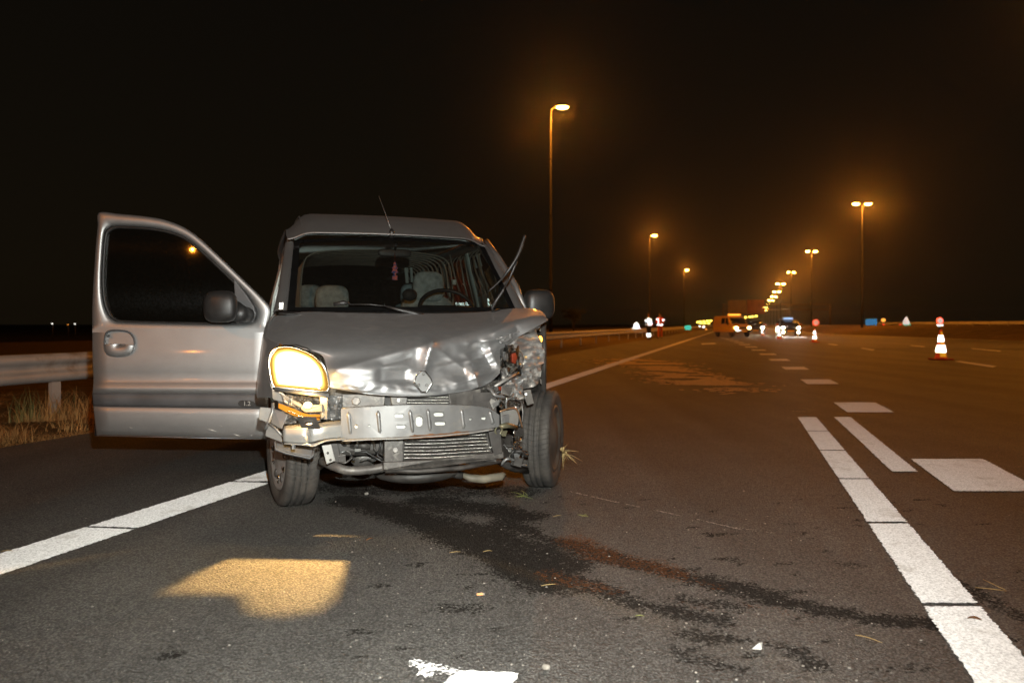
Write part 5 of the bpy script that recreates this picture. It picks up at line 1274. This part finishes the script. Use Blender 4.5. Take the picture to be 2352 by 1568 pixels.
def person(loc, rz, label, jacket, trousers, bands, arm=0.0, step=.06, leg_bands=False, group='people at the scene'):
    r = empty('person', loc, rz)
    J = []; E_ = []
    def j(x, y, z, rad): J.append((x, y, z, rad)); return len(J) - 1
    pel = j(0, 0, .95, (.13, .10)); ch = j(0, .0, 1.28, (.15, .10)); nk0 = j(0, 0, 1.45, (.075, .07)); nk = j(0, 0, 1.52, .052); hb = j(0, -.01, 1.60, (.07, .085)); ht = j(0, -.005, 1.72, (.078, .092)); hx = j(0, 0, 1.79, .05)
    for a, b in ((pel, ch), (ch, nk0), (nk0, nk), (nk, hb), (hb, ht), (ht, hx)): E_.append((a, b))
    for s in (-1, 1):
        sh = j(s * .19, 0, 1.43, .062); el = j(s * (.25 + .02 * arm), -.03 - .05 * arm, 1.14, .045); wr = j(s * (.24 - .10 * arm), -.08 - .22 * arm, .92 + .20 * arm, .032); hn = j(s * (.235 - .13 * arm), -.10 - .28 * arm, .85 + .21 * arm, (.036, .02))
        E_ += [(nk0, sh), (sh, el), (el, wr), (wr, hn)]
        for k in range(4):
            f1 = j(s * (.235 - .13 * arm) + (k - 1.5) * .014, -.115 - .30 * arm, .80 + .21 * arm - (.01 if k in (1, 2) else 0), .009); E_.append((hn, f1))
        th = j(s * (.20 - .13 * arm), -.13 - .29 * arm, .85 + .21 * arm, .010); E_.append((hn, th))
        hp = j(s * .095, 0, .88, .088); kn = j(s * .10, -.02 + s * step * .5, .49, .062); ak = j(s * .105, s * step, .09, .045); to = j(s * .115, s * step - .15, .035, (.04, .035))
        E_ += [(pel, hp), (hp, kn), (kn, ak), (ak, to)]
    skin_mesh('body', J, E_, M['skin'], r)
    T = []; E2 = []
    def k_(x, y, z, rad): T.append((x, y, z, rad)); return len(T) - 1
    p0 = k_(0, 0, 1.0, (.155, .12))
    for s in (-1, 1):
        h_ = k_(s * .095, 0, .87, .105); q = k_(s * .10, -.02 + s * step * .5, .49, .082); a_ = k_(s * .105, s * step, .11, .066); E2 += [(p0, h_), (h_, q), (q, a_)]
    skin_mesh('trousers', T, E2, trousers, r)
    T2 = []; E3 = []
    def k2(x, y, z, rad): T2.append((x, y, z, rad)); return len(T2) - 1
    a0 = k2(0, 0, .88, (.175, .13)); a1 = k2(0, 0, 1.25, (.185, .13)); a2 = k2(0, 0, 1.45, (.10, .085)); E3 += [(a0, a1), (a1, a2)]
    for s in (-1, 1):
        b0 = k2(s * .19, 0, 1.43, .082); b1 = k2(s * (.25 + .02 * arm), -.03 - .05 * arm, 1.14, .066); b2 = k2(s * (.24 - .10 * arm), -.08 - .22 * arm, .95 + .20 * arm, .052); E3 += [(a2, b0), (b0, b1), (b1, b2)]
    skin_mesh('jacket', T2, E3, jacket, r)
    for s in (-1, 1):
        mb = MB(); mb.ball((s * .112, s * step - .06, .05), (.055, .13, .055), 12, 8, .8); mb.build('boot', M['black'], r)
    mb = MB(); mb.ball((0, .012, 1.735), (.088, .105, .085), 14, 8); mb.build('hair', M['hair'], r)
    for s in (-1, 1):
        mb = MB(); mb.ball((s * .032, -.090, 1.665), (.012, .008, .008), 8, 6); mb.build('eye', M['frit'], r)
        mb = MB(); mb.ball((s * .082, 0, 1.65), (.012, .022, .034), 8, 6); mb.build('ear', M['skin'], r)
    mb = MB(); mb.ball((0, -.105, 1.635), (.014, .018, .024), 8, 6); mb.build('nose', M['skin'], r)
    mb = MB(); mb.ball((0, -.088, 1.595), (.024, .008, .006), 8, 6); mb.build('mouth', M['red'], r)
    for kind in bands:
        mb = MB()
        if kind[0] == 'belt':
            z = kind[1]; w = kind[2] if len(kind) > 2 else .06
            mb.grid([[Vector((.205 * math.cos(a), .155 * math.sin(a), z + dz)) for a in [q * math.pi / 12 for q in range(24)]] for dz in (-w / 2, w / 2)], True)
        elif kind[0] == 'brace':
            s = kind[1]; mb.grid([[Vector((s * .11 + dx, -.165 + .0 * z, z)) for dx in (-.03, .03)] for z in (.92, 1.1, 1.3)] + [[Vector((s * .12 + dx, -.13, 1.44)) for dx in (-.03, .03)]])
        elif kind[0] == 'sleeve':
            s = kind[1]; a_, b_ = Vector((s * .19, 0, 1.43)), Vector((s * (.25 + .02 * arm), -.03 - .05 * arm, 1.14)); c0 = a_.lerp(b_, kind[2]); t_ = (b_ - a_).normalized()
            mb.tube([c0 - t_ * .04, c0 + t_ * .04], .092, 12, False)
        elif kind[0] == 'leg':
            for s in (-1, 1): mb.tube([Vector((s * .104, s * step * .85, kind[1] - .045)), Vector((s * .104, s * step * .85, kind[1] + .045))], .092, 12, False)
        mb.build('reflective_band', M['retro_w'], r, thick=.004)
    tag(r, label, 'person', group); return r
g1 = Gp(1490, 778.5); g2 = Gp(1516, 777.5)
person(g1, 0.35, 'left of two standing people, in dark clothes with glowing reflective bands at chest and ankles', M['navy'], M['navy'], [('belt', 1.02, .10), ('belt', 1.20, .10), ('brace', 1), ('brace', -1), ('sleeve', -1, .6), ('leg', .20), ('leg', .34)], .35)
person(g2, -.25, 'right of two standing people, in orange work trousers and a jacket with reflective bands', M['jacket_o'], M['workred'], [('belt', .98, .09), ('brace', -1), ('sleeve', -1, .3), ('sleeve', 1, .5)], .9)
pv = Wp(1059, 700, 8.1); pv.z = 0
person(pv, .4, 'person in an orange and yellow jacket seen through the windscreen behind the van', M['jacket_o'], M['navy'], [('belt', 1.04, .07), ('belt', 1.20, .07), ('sleeve', -1, .7), ('sleeve', 1, .7)], .2)

# ------------------------------------------------------------------ traffic cones
def cone_master():
    r = empty('traffic_cone')
    H = .78
    def rad(z): return .150 - .118 * (z / H)
    def sect(z0, z1, out=0.0): return [(rad(z0 + (z1 - z0) * k / 3) + out, z0 + (z1 - z0) * k / 3) for k in range(4)]
    mb = MB(); mb.lathe([(.001, .03)] + sect(.03, H) + [(.028, H + .008), (.001, H + .008)], (0, 0, 0), (0, 0, 1), 24); mb.build('cone_body', M['retro_o'], r)
    mb = MB(); mb.box((0, 0, .02), (.44, .44, .04)); mb.build('base', pbr('cone_base', (.45, .03, .01), .6, 0, .2, 10), r, False, .012)
    for z0, z1 in ((.20, .38), (.48, .64)):
        mb = MB(); mb.lathe(sect(z0, z1, .003), (0, 0, 0), (0, 0, 1), 24); mb.build('white_band', M['retro_w'], r)
    for z0, z1 in ((.08, .19), (.40, .47), (.66, .74)):
        mb = MB(); mb.grid([[Vector((math.cos(a) * (rad(z) + .002), math.sin(a) * (rad(z) + .002), z)) for a in [R(-128 + 76 * q / 8) for q in range(9)]] for z in (z0, z1)]); mb.build('yellow_band', M['retro_y'], r)
    return r
cn = cone_master()
for i, (px, py, sca, lab) in enumerate(((2161, 826, 1.08, 'large red and white traffic cone standing alone at right'), (1871, 786, .98, 'small red and white traffic cone between the cars and the large cone'),
                                   (1790, 778, .98, 'far traffic cone at the left headlight of the right car'), (1752, 771, .95, 'far traffic cone in front of the left headlit car'))):
    o = cn if i == 0 else copy_tree(cn)
    o.location = Gp(px, py); o.scale = (sca,) * 3; tag(o, lab, 'traffic cone', 'cones closing the lanes')

# ------------------------------------------------------------------ signs and reflectors
def sign(name, label, loc, h, shape, size, face, rim=None, cat='road sign', group=None, extra=None):
    r = empty(name, (loc.x, loc.y, 0)); zb = loc.z
    mb = MB(); mb.tube([(0, .03, -.05), (0, .03, zb + size * .3)], .028, 8); mb.build('post', M['dark'], r)
    n = 28
    if shape == 'disc': pts = [Vector((math.cos(a) * size, 0, zb + math.sin(a) * size)) for a in [k * 2 * math.pi / n for k in range(n)]]
    elif shape == 'bell':
        bl_ = [(-1, -1), (-1, -.3), (-.8, .1), (-.55, .35), (-.5, .75), (-.3, 1.05), (0, 1.15), (.3, 1.05), (.5, .75), (.55, .35), (.8, .1), (1, -.3), (1, -1)]
        pts = [Vector((x * size, 0, zb + y * size * 1.05)) for x, y in bl_]
    else: pts = [Vector((x * size, 0, zb + y * size * .72)) for x, y in ((-1, -1), (1, -1), (1, 1), (-1, 1))]
    mb = MB(); mb.prism(pts, (0, .02, 0)); p = mb.build('panel', rim or face, r, False)
    c0 = Vector((0, 0, zb)); k = .80 if rim else .96
    mb = MB(); mb.add([c0 + (q - c0) * k + Vector((0, -.006, 0)) for q in pts], [tuple(range(len(pts)))[::-1]]); mb.build('face', face, p, False)
    if extra:
        mb = MB(); mb.add([Vector((x * size, -.004, zb + y * size)) for x, y in extra[1]], [(0, 1, 2, 3)]); mb.build('plate', extra[0], r, False)
    tag(r, label, cat, group); return r
sign('round_sign', 'round white sign with red rim above the small cone', Wp(1874, 740.5, 46), 0, 'disc', .20, M['retro_s'], M['retro_r'], group='round signs over the cones')
sign('round_sign', 'round white sign with red rim above the large cone', Wp(2159, 736.5, 23.5), 0, 'disc', .105, M['retro_s'], M['retro_r'], group='round signs over the cones', extra=(M['retro_w'], [(-.95, -1.5), (.95, -1.5), (.95, -1.25), (-.95, -1.25)]))
sign('marker_sign', 'bell-shaped white reflective sign behind the guardrail left of the people', Wp(1462, 753, 62), 0, 'bell', .40, M['retro_w'])
sign('marker_sign', 'small white-topped green reflective sign on the far bank', Wp(2082, 737, 92), 0, 'bell', .42, M['retro_w'], extra=(M['retro_g'], [(-.9, -1.4), (1.3, -1.4), (1.2, -.6), (-.8, -.6)]))
sign('distance_sign', 'small green reflective sign just left of the yellow van', Wp(1580, 752, 92), 0, 'rect', .42, M['retro_g'])
sign('direction_sign', 'blue direction sign on the far bank', Wp(2001, 741.5, 120), 0, 'rect', .95, M['retro_b'])
M['redglow'] = glow('red_tail', (1.0, .04, .02), 3.0); M['amberglow'] = glow('far_amber', (1.0, .35, .05), 2.0); M['whiteglow'] = glow('far_white', (1.0, .95, .85), 4.0)
for k, (px, py, mt_, sz, lab) in enumerate(((2030, 743, 'redglow', .30, 'red tail light on the far carriageway right of the blue sign'), (2068, 744, 'redglow', .18, 'faint red light left of the green-based sign'),
                                     (2029, 735, 'amberglow', .40, 'amber light hanging above the red tail light'), (1607, 749, 'whiteglow', .14, 'small white light left of the yellow van roof string'), (1616, 750.5, 'whiteglow', .22, 'bright white light left of the yellow van'),
                                     (1614, 749.5, 'amberglow', .12, 'tiny orange light left of the yellow van'), (1622, 756, 'amberglow', .16, 'dim orange light low beside the yellow van rear'), (120, 743, 'whiteglow', .035, 'leftmost tiny distant light above the guardrail'), (156, 745.5, 'amberglow', .03, 'middle tiny distant light above the guardrail'), (172, 744, 'whiteglow', .035, 'tiny distant light nearest the open door edge'))):
    d = 130 if px > 400 else 60
    r = empty('marker_light', (0, 0, 0)); p = Wp(px, py, d); r.location = (p.x, p.y, 0)
    mb = MB(); mb.ball((0, 0, p.z), (sz, .1, sz * .75), 12, 8); mb.build('lamp', M[mt_], r)
    mb = MB(); mb.tube([(0, .05, -.05), (0, .05, p.z)], .03, 6); mb.build('post', M['dark'], r)
    tag(r, lab, 'light', 'far small lights')

# ------------------------------------------------------------------ vehicles beyond
def far_wheel(par, x, y, r, s):
    w = empty('wheel', (x, y, r), 0, par)
    mb = MB(); mb.lathe([(r * .6, -.08), (r * .95, -.09), (r, -.06), (r, .06), (r * .95, .09), (r * .6, .08)], (0, 0, 0), (1, 0, 0), 24); mb.build('tyre', M['rubber'], w)
    mb = MB(); mb.lathe([(r * .62, s * .075), (r * .3, s * .06), (.001, s * .07)], (0, 0, 0), (1, 0, 0), 20); mb.build('rim', M['hubd'], w)
def loft_body(par, prof, wfun, name, mat, zcut=None):
    """prof: closed side outline (y, z); wfun(z): half width"""
    mb = MB(); n = len(prof); xs = (-1, -.96, -.5, 0, .5, .96, 1)
    rows = []
    for u in xs:
        k = 1.0 if abs(u) < .99 else .93
        cy_ = sum(p[0] for p in prof) / n; cz = sum(p[1] for p in prof) / n
        rows.append([Vector((u * wfun(z), cy_ + (y - cy_) * (k * .5 + .5), cz + (z - cz) * (k * .5 + .5))) for y, z in prof])
    mb.grid(rows, True); mb.f.append(tuple(range(n))); o_ = (len(xs) - 1) * n; mb.f.append(tuple(range(o_, o_ + n))[::-1])
    o = mb.build(name, mat, par, weld=True); return sharp(o, 32)
M['yellow'] = pbr('yellow_paint', (.80, .46, .08), .35, 0, .08, 3, coat=.4)
M['carpaint'] = pbr('dark_car_paint', (.05, .05, .055), .3, .4, .1, 3, coat=.5)
M['carpaint2'] = pbr('grey_car_paint', (.09, .09, .095), .3, .4, .1, 3, coat=.5)
M['cglass'] = pbr('dark_car_glass', (.012, .013, .014), .12, 0, .2, 4)
M['hl_y'] = glow('yellow_headlight', (1.0, .72, .32), 40.0); M['hl_w'] = glow('white_headlight', (1.0, .90, .70), 420.0); M['fog'] = glow('fog_light', (1.0, .80, .45), 120.0)
M['beacon'] = glow('orange_beacon', (1.0, .30, .03), 4.2); M['indicator'] = glow('indicator', (1.0, .50, .04), 4.0); M['bluebar'] = glow('blue_white_bar', (.45, .65, 1.0), 1.2)
yv = empty('road_patrol_van', Gp(1686, 773.5), R(11))
yv.scale = (.88, .88, .92)
tag(yv, 'yellow patrol van with an orange light bar parked across the lane', 'van')
wv = lambda z: .86 - .10 * sm(1.05, 1.85, z)
side = [(-1.55, .42), (-1.62, .62), (-1.60, .88), (-1.52, .98), (-.90, 1.10), (-.42, 1.72), (-.20, 1.80), (1.0, 1.84), (2.35, 1.82), (2.48, 1.70), (2.54, 1.0), (2.52, .42)]
loft_body(yv, side, wv, 'body', M['yellow'])
mb = MB(); mb.grid([[Vector((x, -.92 + .50 * t - .03, 1.115 + .59 * t)) for x in (-.74 + .05 * t, 0, .74 - .05 * t)] for t in (.06, .94)]); mb.build('windscreen', M['cglass'], yv, thick=.02)
for s in (-1, 1):
    for (ya, yb, yc, yd, nm) in ((-.62, .02, .02, -.28, 'side_window'), (.14, .85, .85, .14, 'side_window')):
        m_ = MB(); z0, z1 = 1.14, 1.66
        m_.add([Vector((s * (wv(z0) + .004), ya, z0)), Vector((s * (wv(z0) + .004), yb, z0)), Vector((s * (wv(z1) + .004), yc, z1)), Vector((s * (wv(z1) + .004), yd, z1))], [(0, 1, 2, 3)]); m_.build(nm, M['cglass'], yv, False, thick=.01)
    m_ = MB(); m_.add([Vector((s * (wv(.7) + .004), -1.0, .66)), Vector((s * (wv(.7) + .004), 2.4, .66)), Vector((s * (wv(.8) + .004), 2.4, .84)), Vector((s * (wv(.8) + .004), -1.0, .84))], [(0, 1, 2, 3)]); m_.build('side_stripe', M['retro_y'] if s > 0 else pbr('stripe_%d' % s, (.75, .5, .05), .5), yv, False, thick=.003)
    m_ = MB(); m_.box((s * .62, -1.615, .80), (.30, .03, .15)); m_.build('headlight', M['hl_y'], yv, False, .01)
    m_ = MB(); m_.box((s * .83, -1.55, .80), (.10, .12, .12)); m_.build('indicator', M['indicator'] if s < 0 else M['orange'], yv, False, .01)
    m_ = MB(); m_.ball((s * 1.0, -.72, 1.18), (.10, .05, .13), 10, 8, .7); m_.build('mirror', M['black'], yv)
    far_wheel(yv, s * .74, -1.0, .33, s); far_wheel(yv, s * .74, 1.75, .33, s)
m_ = MB(); m_.box((0, -1.612, .80), (.86, .02, .17)); m_.build('grille', M['dash'], yv, False, .005)
m_ = MB(); m_.box((0, -1.60, .52), (1.66, .16, .20)); m_.build('front_bumper', M['dash'], yv, False, .03)
m_ = MB(); m_.box((.12, -1.69, .50), (.50, .015, .11)); m_.build('number_plate', M['retro_y'], yv, False)
m_ = MB(); m_.box((-.45, -1.69, .56), (.55, .015, .10)); m_.build('reflector_strip', M['retro_w'], yv, False)
m_ = MB(); m_.box((0, .0, 1.86), (1.3, .30, .04)); lb = m_.build('light_bar', M['dash'], yv, False, .01)
m_ = MB(); m_.box((.02, 0, 1.93), (1.15, .24, .11)); m_.build('beacon_lens', M['beacon'], lb, False, .03)
m_ = MB(); m_.box((0, 1.9, 1.0), (1.7, 1.2, .06)); m_.build('inner_shelf', M['dash'], yv, False)
def head_light(par, p):
    L = bpy.data.lights.new('headlight_beam', 'SPOT'); L.energy = 420; L.color = (1.0, .88, .68); L.spot_size = R(60); L.spot_blend = .8; L.shadow_soft_size = .06
    o = bpy.data.objects.new('headlight_beam', L); C.objects.link(o); o.parent = par; o.location = p; o.rotation_euler = (R(90 - 4.5), 0, R(180))
def car(loc, rz, label, paint, bar=False, fog=True, plate_y=True):
    r = empty('car', loc, rz); tag(r, label, 'car')
    wc = lambda z: .86 - .16 * sm(.85, 1.42, z)
    sd = [(-1.95, .30), (-2.05, .48), (-2.02, .68), (-1.85, .80), (-1.05, .94), (-.35, 1.38), (.15, 1.44), (1.0, 1.42), (1.75, 1.05), (2.0, .95), (2.05, .5), (1.95, .30)]
    loft_body(r, sd, wc, 'body', paint)
    m_ = MB(); m_.grid([[Vector((x, -1.02 + .62 * t - .02, .965 + .40 * t)) for x in (-.70 + .08 * t, 0, .70 - .08 * t)] for t in (.06, .94)]); m_.build('windscreen', M['cglass'], r, thick=.02)
    for s in (-1, 1):
        m_ = MB(); m_.add([Vector((s * (wc(z) + .006), y, z)) for y, z in ((-.80, .98), (1.3, 1.0), (.85, 1.34), (-.25, 1.34))], [(0, 1, 2, 3)]); m_.build('side_window', M['cglass'], r, False, thick=.01)
        m_ = MB(); m_.ball((s * .62, -1.98, .66), (.15, .05, .10), 14, 8); m_.build('headlight', M['hl_w'], r); head_light(r, (s * .62, -2.12, .64))
        if fog: m_ = MB(); m_.ball((s * .60, -2.04, .34), (.075, .04, .055), 12, 8); m_.build('fog_light', M['fog'], r)
        m_ = MB(); m_.ball((s * .95, -.72, 1.0), (.10, .05, .07), 10, 8, .7); m_.build('mirror', M['orange'], r)
        far_wheel(r, s * .76, -1.25, .31, s); far_wheel(r, s * .76, 1.3, .31, s)
    m_ = MB(); m_.box((0, -2.055, .62), (.62, .02, .12)); m_.build('grille', M['dash'], r, False, .01)
    m_ = MB(); m_.box((0, -2.065, .44), (.52, .012, .11)); m_.build('number_plate', M['retro_y'], r, False)
    if bar:
        m_ = MB(); m_.box((0, -.05, 1.52), (.75, .22, .14)); m_.build('roof_light', M['bluebar'], r, False, .03)
        m_ = MB(); m_.box((0, -.05, 1.445), (.5, .18, .03)); m_.build('roof_light_mount', M['dash'], r, False)
    return r
car(Gp(1810, 771.5), R(-14), 'approaching car with dazzling headlights and a blue-white roof light', M['carpaint'], True)
car(Gp(1748, 769.5) + Vector((.0, 2, 0)), R(-14), 'headlit car half hidden behind the yellow van', M['carpaint2'], False)

# ------------------------------------------------------------------ gantry far ahead
ga = empty('sign_gantry', (Wp(1715, 745, 300).x, 300, 0))
M['gpan'] = pbr('gantry_panel', (.30, .10, .05), .7, 0, .35, .35); M['gsteel'] = pbr('gantry_steel', (.22, .16, .10), .6, .3, .2, .5)
x0 = ga.location.x
def gx(px): return (px - 1176) / FOC * 300 - x0
def gz(py): return 1 + (HOR - py) / FOC * 300
mb = MB(); mb.bb(gx(1672), gx(1714), -.2, .2, gz(721), gz(689)); mb.build('panel', M['gsteel'], ga, False, .05)
mb = MB(); mb.bb(gx(1716), gx(1756), -.2, .2, gz(721), gz(688)); mb.build('panel', M['gpan'], ga, False, .05)
mb = MB()
for z in (gz(711), gz(699)): mb.tube([(gx(1660), .5, z), (gx(1910), .5, z)], .22, 6)
for k in range(16):
    xa = gx(1660 + k * 15.6); xb = gx(1660 + (k + 1) * 15.6); mb.tube([(xa, .5, gz(711) if k % 2 else gz(699)), (xb, .5, gz(699) if k % 2 else gz(711))], .12, 5)
mb.build('truss', M['gsteel'], ga, False)
for px in (1662, 1908):
    mb = MB(); mb.tube([(gx(px), .5, -.1), (gx(px), .5, gz(697))], .35, 8); mb.build('gantry_leg', M['gsteel'], ga)
tag(ga, 'dim overhead sign gantry with a reddish panel above the yellow van', 'sign gantry')

# ------------------------------------------------------------------ trees, dark beyond the verge
M['leaf'] = pbr('dark_leaves', (.025, .03, .012), .8, 0, .4, 2); M['bark'] = pbr('bark', (.07, .055, .04), .9, 0, .3, 6, bmp=.01, bscale=20)
def tree_master(seed, h):
    r2 = random.Random(seed); r = empty('tree')
    tb = MB(); tb.tube([(0, 0, -.2), (.05, 0, h * .3), (-.05, .05, h * .6), (0, 0, h * .9)], [.22, .16, .10, .03], 8)
    for k in range(9):
        a = r2.random() * 6.3; z = h * r2.uniform(.25, .75); L = h * r2.uniform(.16, .3)
        tb.tube([(0, 0, z), (math.cos(a) * L * .5, math.sin(a) * L * .5, z + L * .45), (math.cos(a) * L, math.sin(a) * L, z + L * .7)], [.07, .045, .015], 5)
    tb.build('trunk', M['bark'], r)
    cb = MB(); cl = [(Vector((r2.gauss(0, h * .13), r2.gauss(0, h * .13), h * r2.uniform(.32, .98))), h * r2.uniform(.06, .14)) for _ in range(34)]
    for c_, s_ in cl:
        for _ in range(70):
            p = c_ + Vector((r2.gauss(0, s_ * .6), r2.gauss(0, s_ * .6), r2.gauss(0, s_ * .5))); q = Vector((r2.gauss(0, 1), r2.gauss(0, 1), r2.gauss(0, 1))).normalized(); w = q.orthogonal().normalized() * r2.uniform(.06, .13); q = q * r2.uniform(.08, .16)
            cb.add([p - q, p + w, p + q, p - w], [(0, 1, 2, 3)])
    cb.build('crown', M['leaf'], r, False); return r
tm = [tree_master(1, 7.5), tree_master(2, 6.0)]
spots = [(-12, 75, .8, 'dark tree hidden behind the van roof'), (-2, 92, .9, 'dark tree left of the tall street lamp'), (9, 108, .8, 'dark tree right of the tall street lamp'),
         (96, 105, .9, 'dark tree at the right picture edge beyond the bank'), (118, 150, 1.3, 'dark tree on the right horizon beyond the bank'), (74, 118, .38, 'low bush on the grass bank at right')]
for i, (x, y, s, lab) in enumerate(spots):
    k = i % 2; o = tm[k] if i < 2 else copy_tree(tm[k])
    o.location = (x, y, 0); o.scale = (s * .8, s * .8, s * .55); o.rotation_euler = (0, 0, i * 1.3); tag(o, lab, 'tree', 'dark trees beyond the road')

# ------------------------------------------------------------------ litter and debris on the asphalt
def bit(name, px, py, label, cat, fn, rz=0.0, z=.002, group='debris on the asphalt'):
    o = fn(name); o.location = Gp(px, py) + Vector((0, 0, z)); o.rotation_euler = (0, 0, rz); tag(o, label, cat, group); return o
M['butt'] = pbr('cork_paper', (.65, .33, .14), .7, 0, .15, 60); M['paper'] = pbr('paper', (.22, .20, .17), .7, 0, .1, 60); M['shardc'] = pbr('clear_plastic', (.45, .45, .42), .14, 0, .2, 40, spec=.8)
M['leafb'] = pbr('brown_leaf', (.16, .075, .03), .8, 0, .3, 60); M['strawm'] = pbr('straw', (.33, .24, .10), .7, 0, .25, 40); M['strawg'] = pbr('green_straw', (.20, .23, .07), .7, 0, .25, 40)
def f_butt(n):
    r = empty(n); mb = MB(); mb.tube([(-.013, 0, .005), (.010, 0, .005)], .005, 10); mb.build('filter', M['butt'], r); mb = MB(); mb.tube([(.0105, 0, .005), (.016, 0, .005)], .0047, 10); mb.build('paper_end', M['paper'], r); return r
bit('cigarette_butt', 1103, 1368, 'orange cigarette butt lying in the middle of the lane', 'cigarette butt', f_butt, .1)
def f_shard(n):
    r2 = random.Random(4); mb = MB(); pts = [Vector((r2.gauss(0, .013), r2.gauss(0, .010), abs(r2.gauss(0, .010)))) for _ in range(9)]; me = bpy.data.meshes.new(n); bm = bmesh.new()
    for p in pts: bm.verts.new(p)
    bmesh.ops.convex_hull(bm, input=bm.verts); bm.to_mesh(me); bm.free(); return link(n, me, M['shardc'], None, False)
bit('plastic_shard', 1732, 1490, 'pale clear plastic shard beside the dark fluid trail', 'shard', f_shard)
def f_leaf(n):
    mb = MB(); mb.grid([[Vector((x, y * w, .004 + .005 * math.cos(x * 90))) for y in (-1, 0, 1)] for x, w in ((-.022, .001), (-.012, .007), (0, .010), (.012, .007), (.022, .001))]); return mb.build(n, M['leafb'], thick=.0006)
bit('leaf', 2238, 1427, 'brown leaf lying on the near white line segment', 'leaf', f_leaf, -.3, .008)
bit('leaf', 850, 1240, 'reddish leaf fragment in front of the van', 'leaf', f_leaf, .8, .002)
def straw(seed, L, mat, n_=1, fork=False):
    def fn(n):
        r2 = random.Random(seed); mb = MB()
        for _ in range(n_):
            a = r2.random() * 6.3 if n_ > 1 else 0; o0 = Vector((r2.gauss(0, .01), r2.gauss(0, .01), .003)) if n_ > 1 else Vector((-L / 2, 0, .003))
            d = Vector((math.cos(a), math.sin(a), r2.uniform(0, .15) if n_ > 1 else 0)); sd = Vector((-d.y, d.x, 0))
            mb.tube([o0 + d * L * t + sd * L * .12 * math.sin(t * 2.5 + seed) + Vector((0, 0, .004 * math.sin(t * 3))) for t in (0, .25, .5, .75, 1)], [.0013, .0016, .0016, .0012, .0006], 5)
        return mb.build(n, mat)
    return fn
for k, (px, py, L, mt_, n_, rz, lab) in enumerate(((1205, 1141, .10, 'strawg', 9, .2, 'green grass stalks lying under the askew front wheel'), (1045, 1270, .05, 'strawm', 1, .1, 'short straw below the dark stain left of the rust trail'), (1280, 1187, .05, 'strawm', 1, .2, 'straw bit in front of the askew wheel'),
    (1337, 1186, .03, 'strawg', 3, .4, 'small green plant scrap right of the askew wheel'), (2310, 1358, .11, 'strawm', 2, -.25, 'long bent straw at the right picture edge'), (1995, 1470, .08, 'strawm', 1, -.6, 'straw left of the nearest white line segment'), (1470, 1417, .03, 'strawg', 1, 0, 'short pale straw below the middle fluid trail'),
    (1260, 1345, .06, 'strawm', 1, .2, 'curved straw at the lower edge of the fluid trail'), (1120, 1268, .04, 'strawm', 1, 0, 'tiny straw in the black stain'), (15, 1268, .05, 'strawm', 1, -.1, 'straw on the shoulder at the left picture edge'))):
    bit('straw', px, py, lab, 'straw', straw(k + 3, L, M[mt_], n_), rz)
mb = MB(); r2 = random.Random(12)
for _ in range(26):
    dv = Vector((abs(r2.gauss(.5, .5)), r2.gauss(-.6, .6), r2.gauss(0, .8))).normalized(); L_ = r2.uniform(.03, .13)
    mb.tube([Vector((0, 0, 0)), dv * L_ * .5, dv * L_ + Vector((0, 0, -.02))], [.0014, .0013, .0006], 5)
for _ in range(8): mb.ball((r2.gauss(.01, .01), r2.gauss(-.01, .01), r2.gauss(0, .015)), (.008, .006, .012), 6, 4)
ws_ = mb.build('straw_wisp', M['strawm']); ws_.location = Wp(1291, 1040, 4.52); ws_.rotation_euler = (0, 0, 0); tag(ws_, 'wisp of straw caught on the dirty cover of the askew wheel', 'straw', 'debris on the asphalt')
rr = random.Random(31); mb = MB()
for _ in range(900):
    px, py = rr.uniform(0, 2352), rr.uniform(1100, 1568)
    w = 1.0 if 800 < px < 2000 else .35
    if rr.random() > w: continue
    c_ = Gp(px, py); s_ = rr.uniform(.001, .0028) * rr.choice((1, 1, 1, 1.8)); mb.ball(c_ + Vector((0, 0, s_ * .4)), (s_, s_ * rr.uniform(.5, 1), s_ * .6), 5, 3)
M['grit'] = pbr('pale_grit', (.26, .24, .21), .6, 0, .6, 300)
tag(mb.build('grit', M['grit'], None, False), 'scattered pale grit and glass crumbs on the asphalt', 'grit', kind='stuff')
mb = MB()
for px, py, s_ in ((1255, 1535, .012), (1345, 1186, .006), (1590, 1448, .005), (1460, 1335, .006), (280, 1345, .004), (842, 1135, .010), (1660, 1490, .004)):
    pass
def f_stone(n):
    m_ = MB(); m_.ball((0, 0, .006), (.014, .011, .008), 8, 6); 
    m_.v = [v + Vector((noise.noise(v * 90), noise.noise(v * 90 + Vector((3, 1, 2))), 0)) * .004 for v in m_.v]; return m_.build(n, M['paper'], None, False)
bit('paint_chip', 1255, 1537, 'pale lump of debris near the bottom picture edge', 'debris', f_stone)
bit('paint_chip', 842, 1136, 'small pale fragment in front of the left tyre', 'debris', f_stone, .7)

# ------------------------------------------------------------------ thin volume added to give the lamps a halo
hz = MB(); hz.bb(-900, 1200, -60, 2600, -1.06, 40)
m, t, o = nt('halo_haze'); pv_ = N(t, 'ShaderNodeVolumePrincipled'); pv_.inputs['Color'].default_value = (.92, .92, .92, 1); pv_.inputs['Density'].default_value = .00016; pv_.inputs['Anisotropy'].default_value = .93
t.links.new(pv_.outputs[0], o.inputs['Volume'])
hzo = hz.build('halo_haze', m, None, False); tag(hzo, kind='stuff')
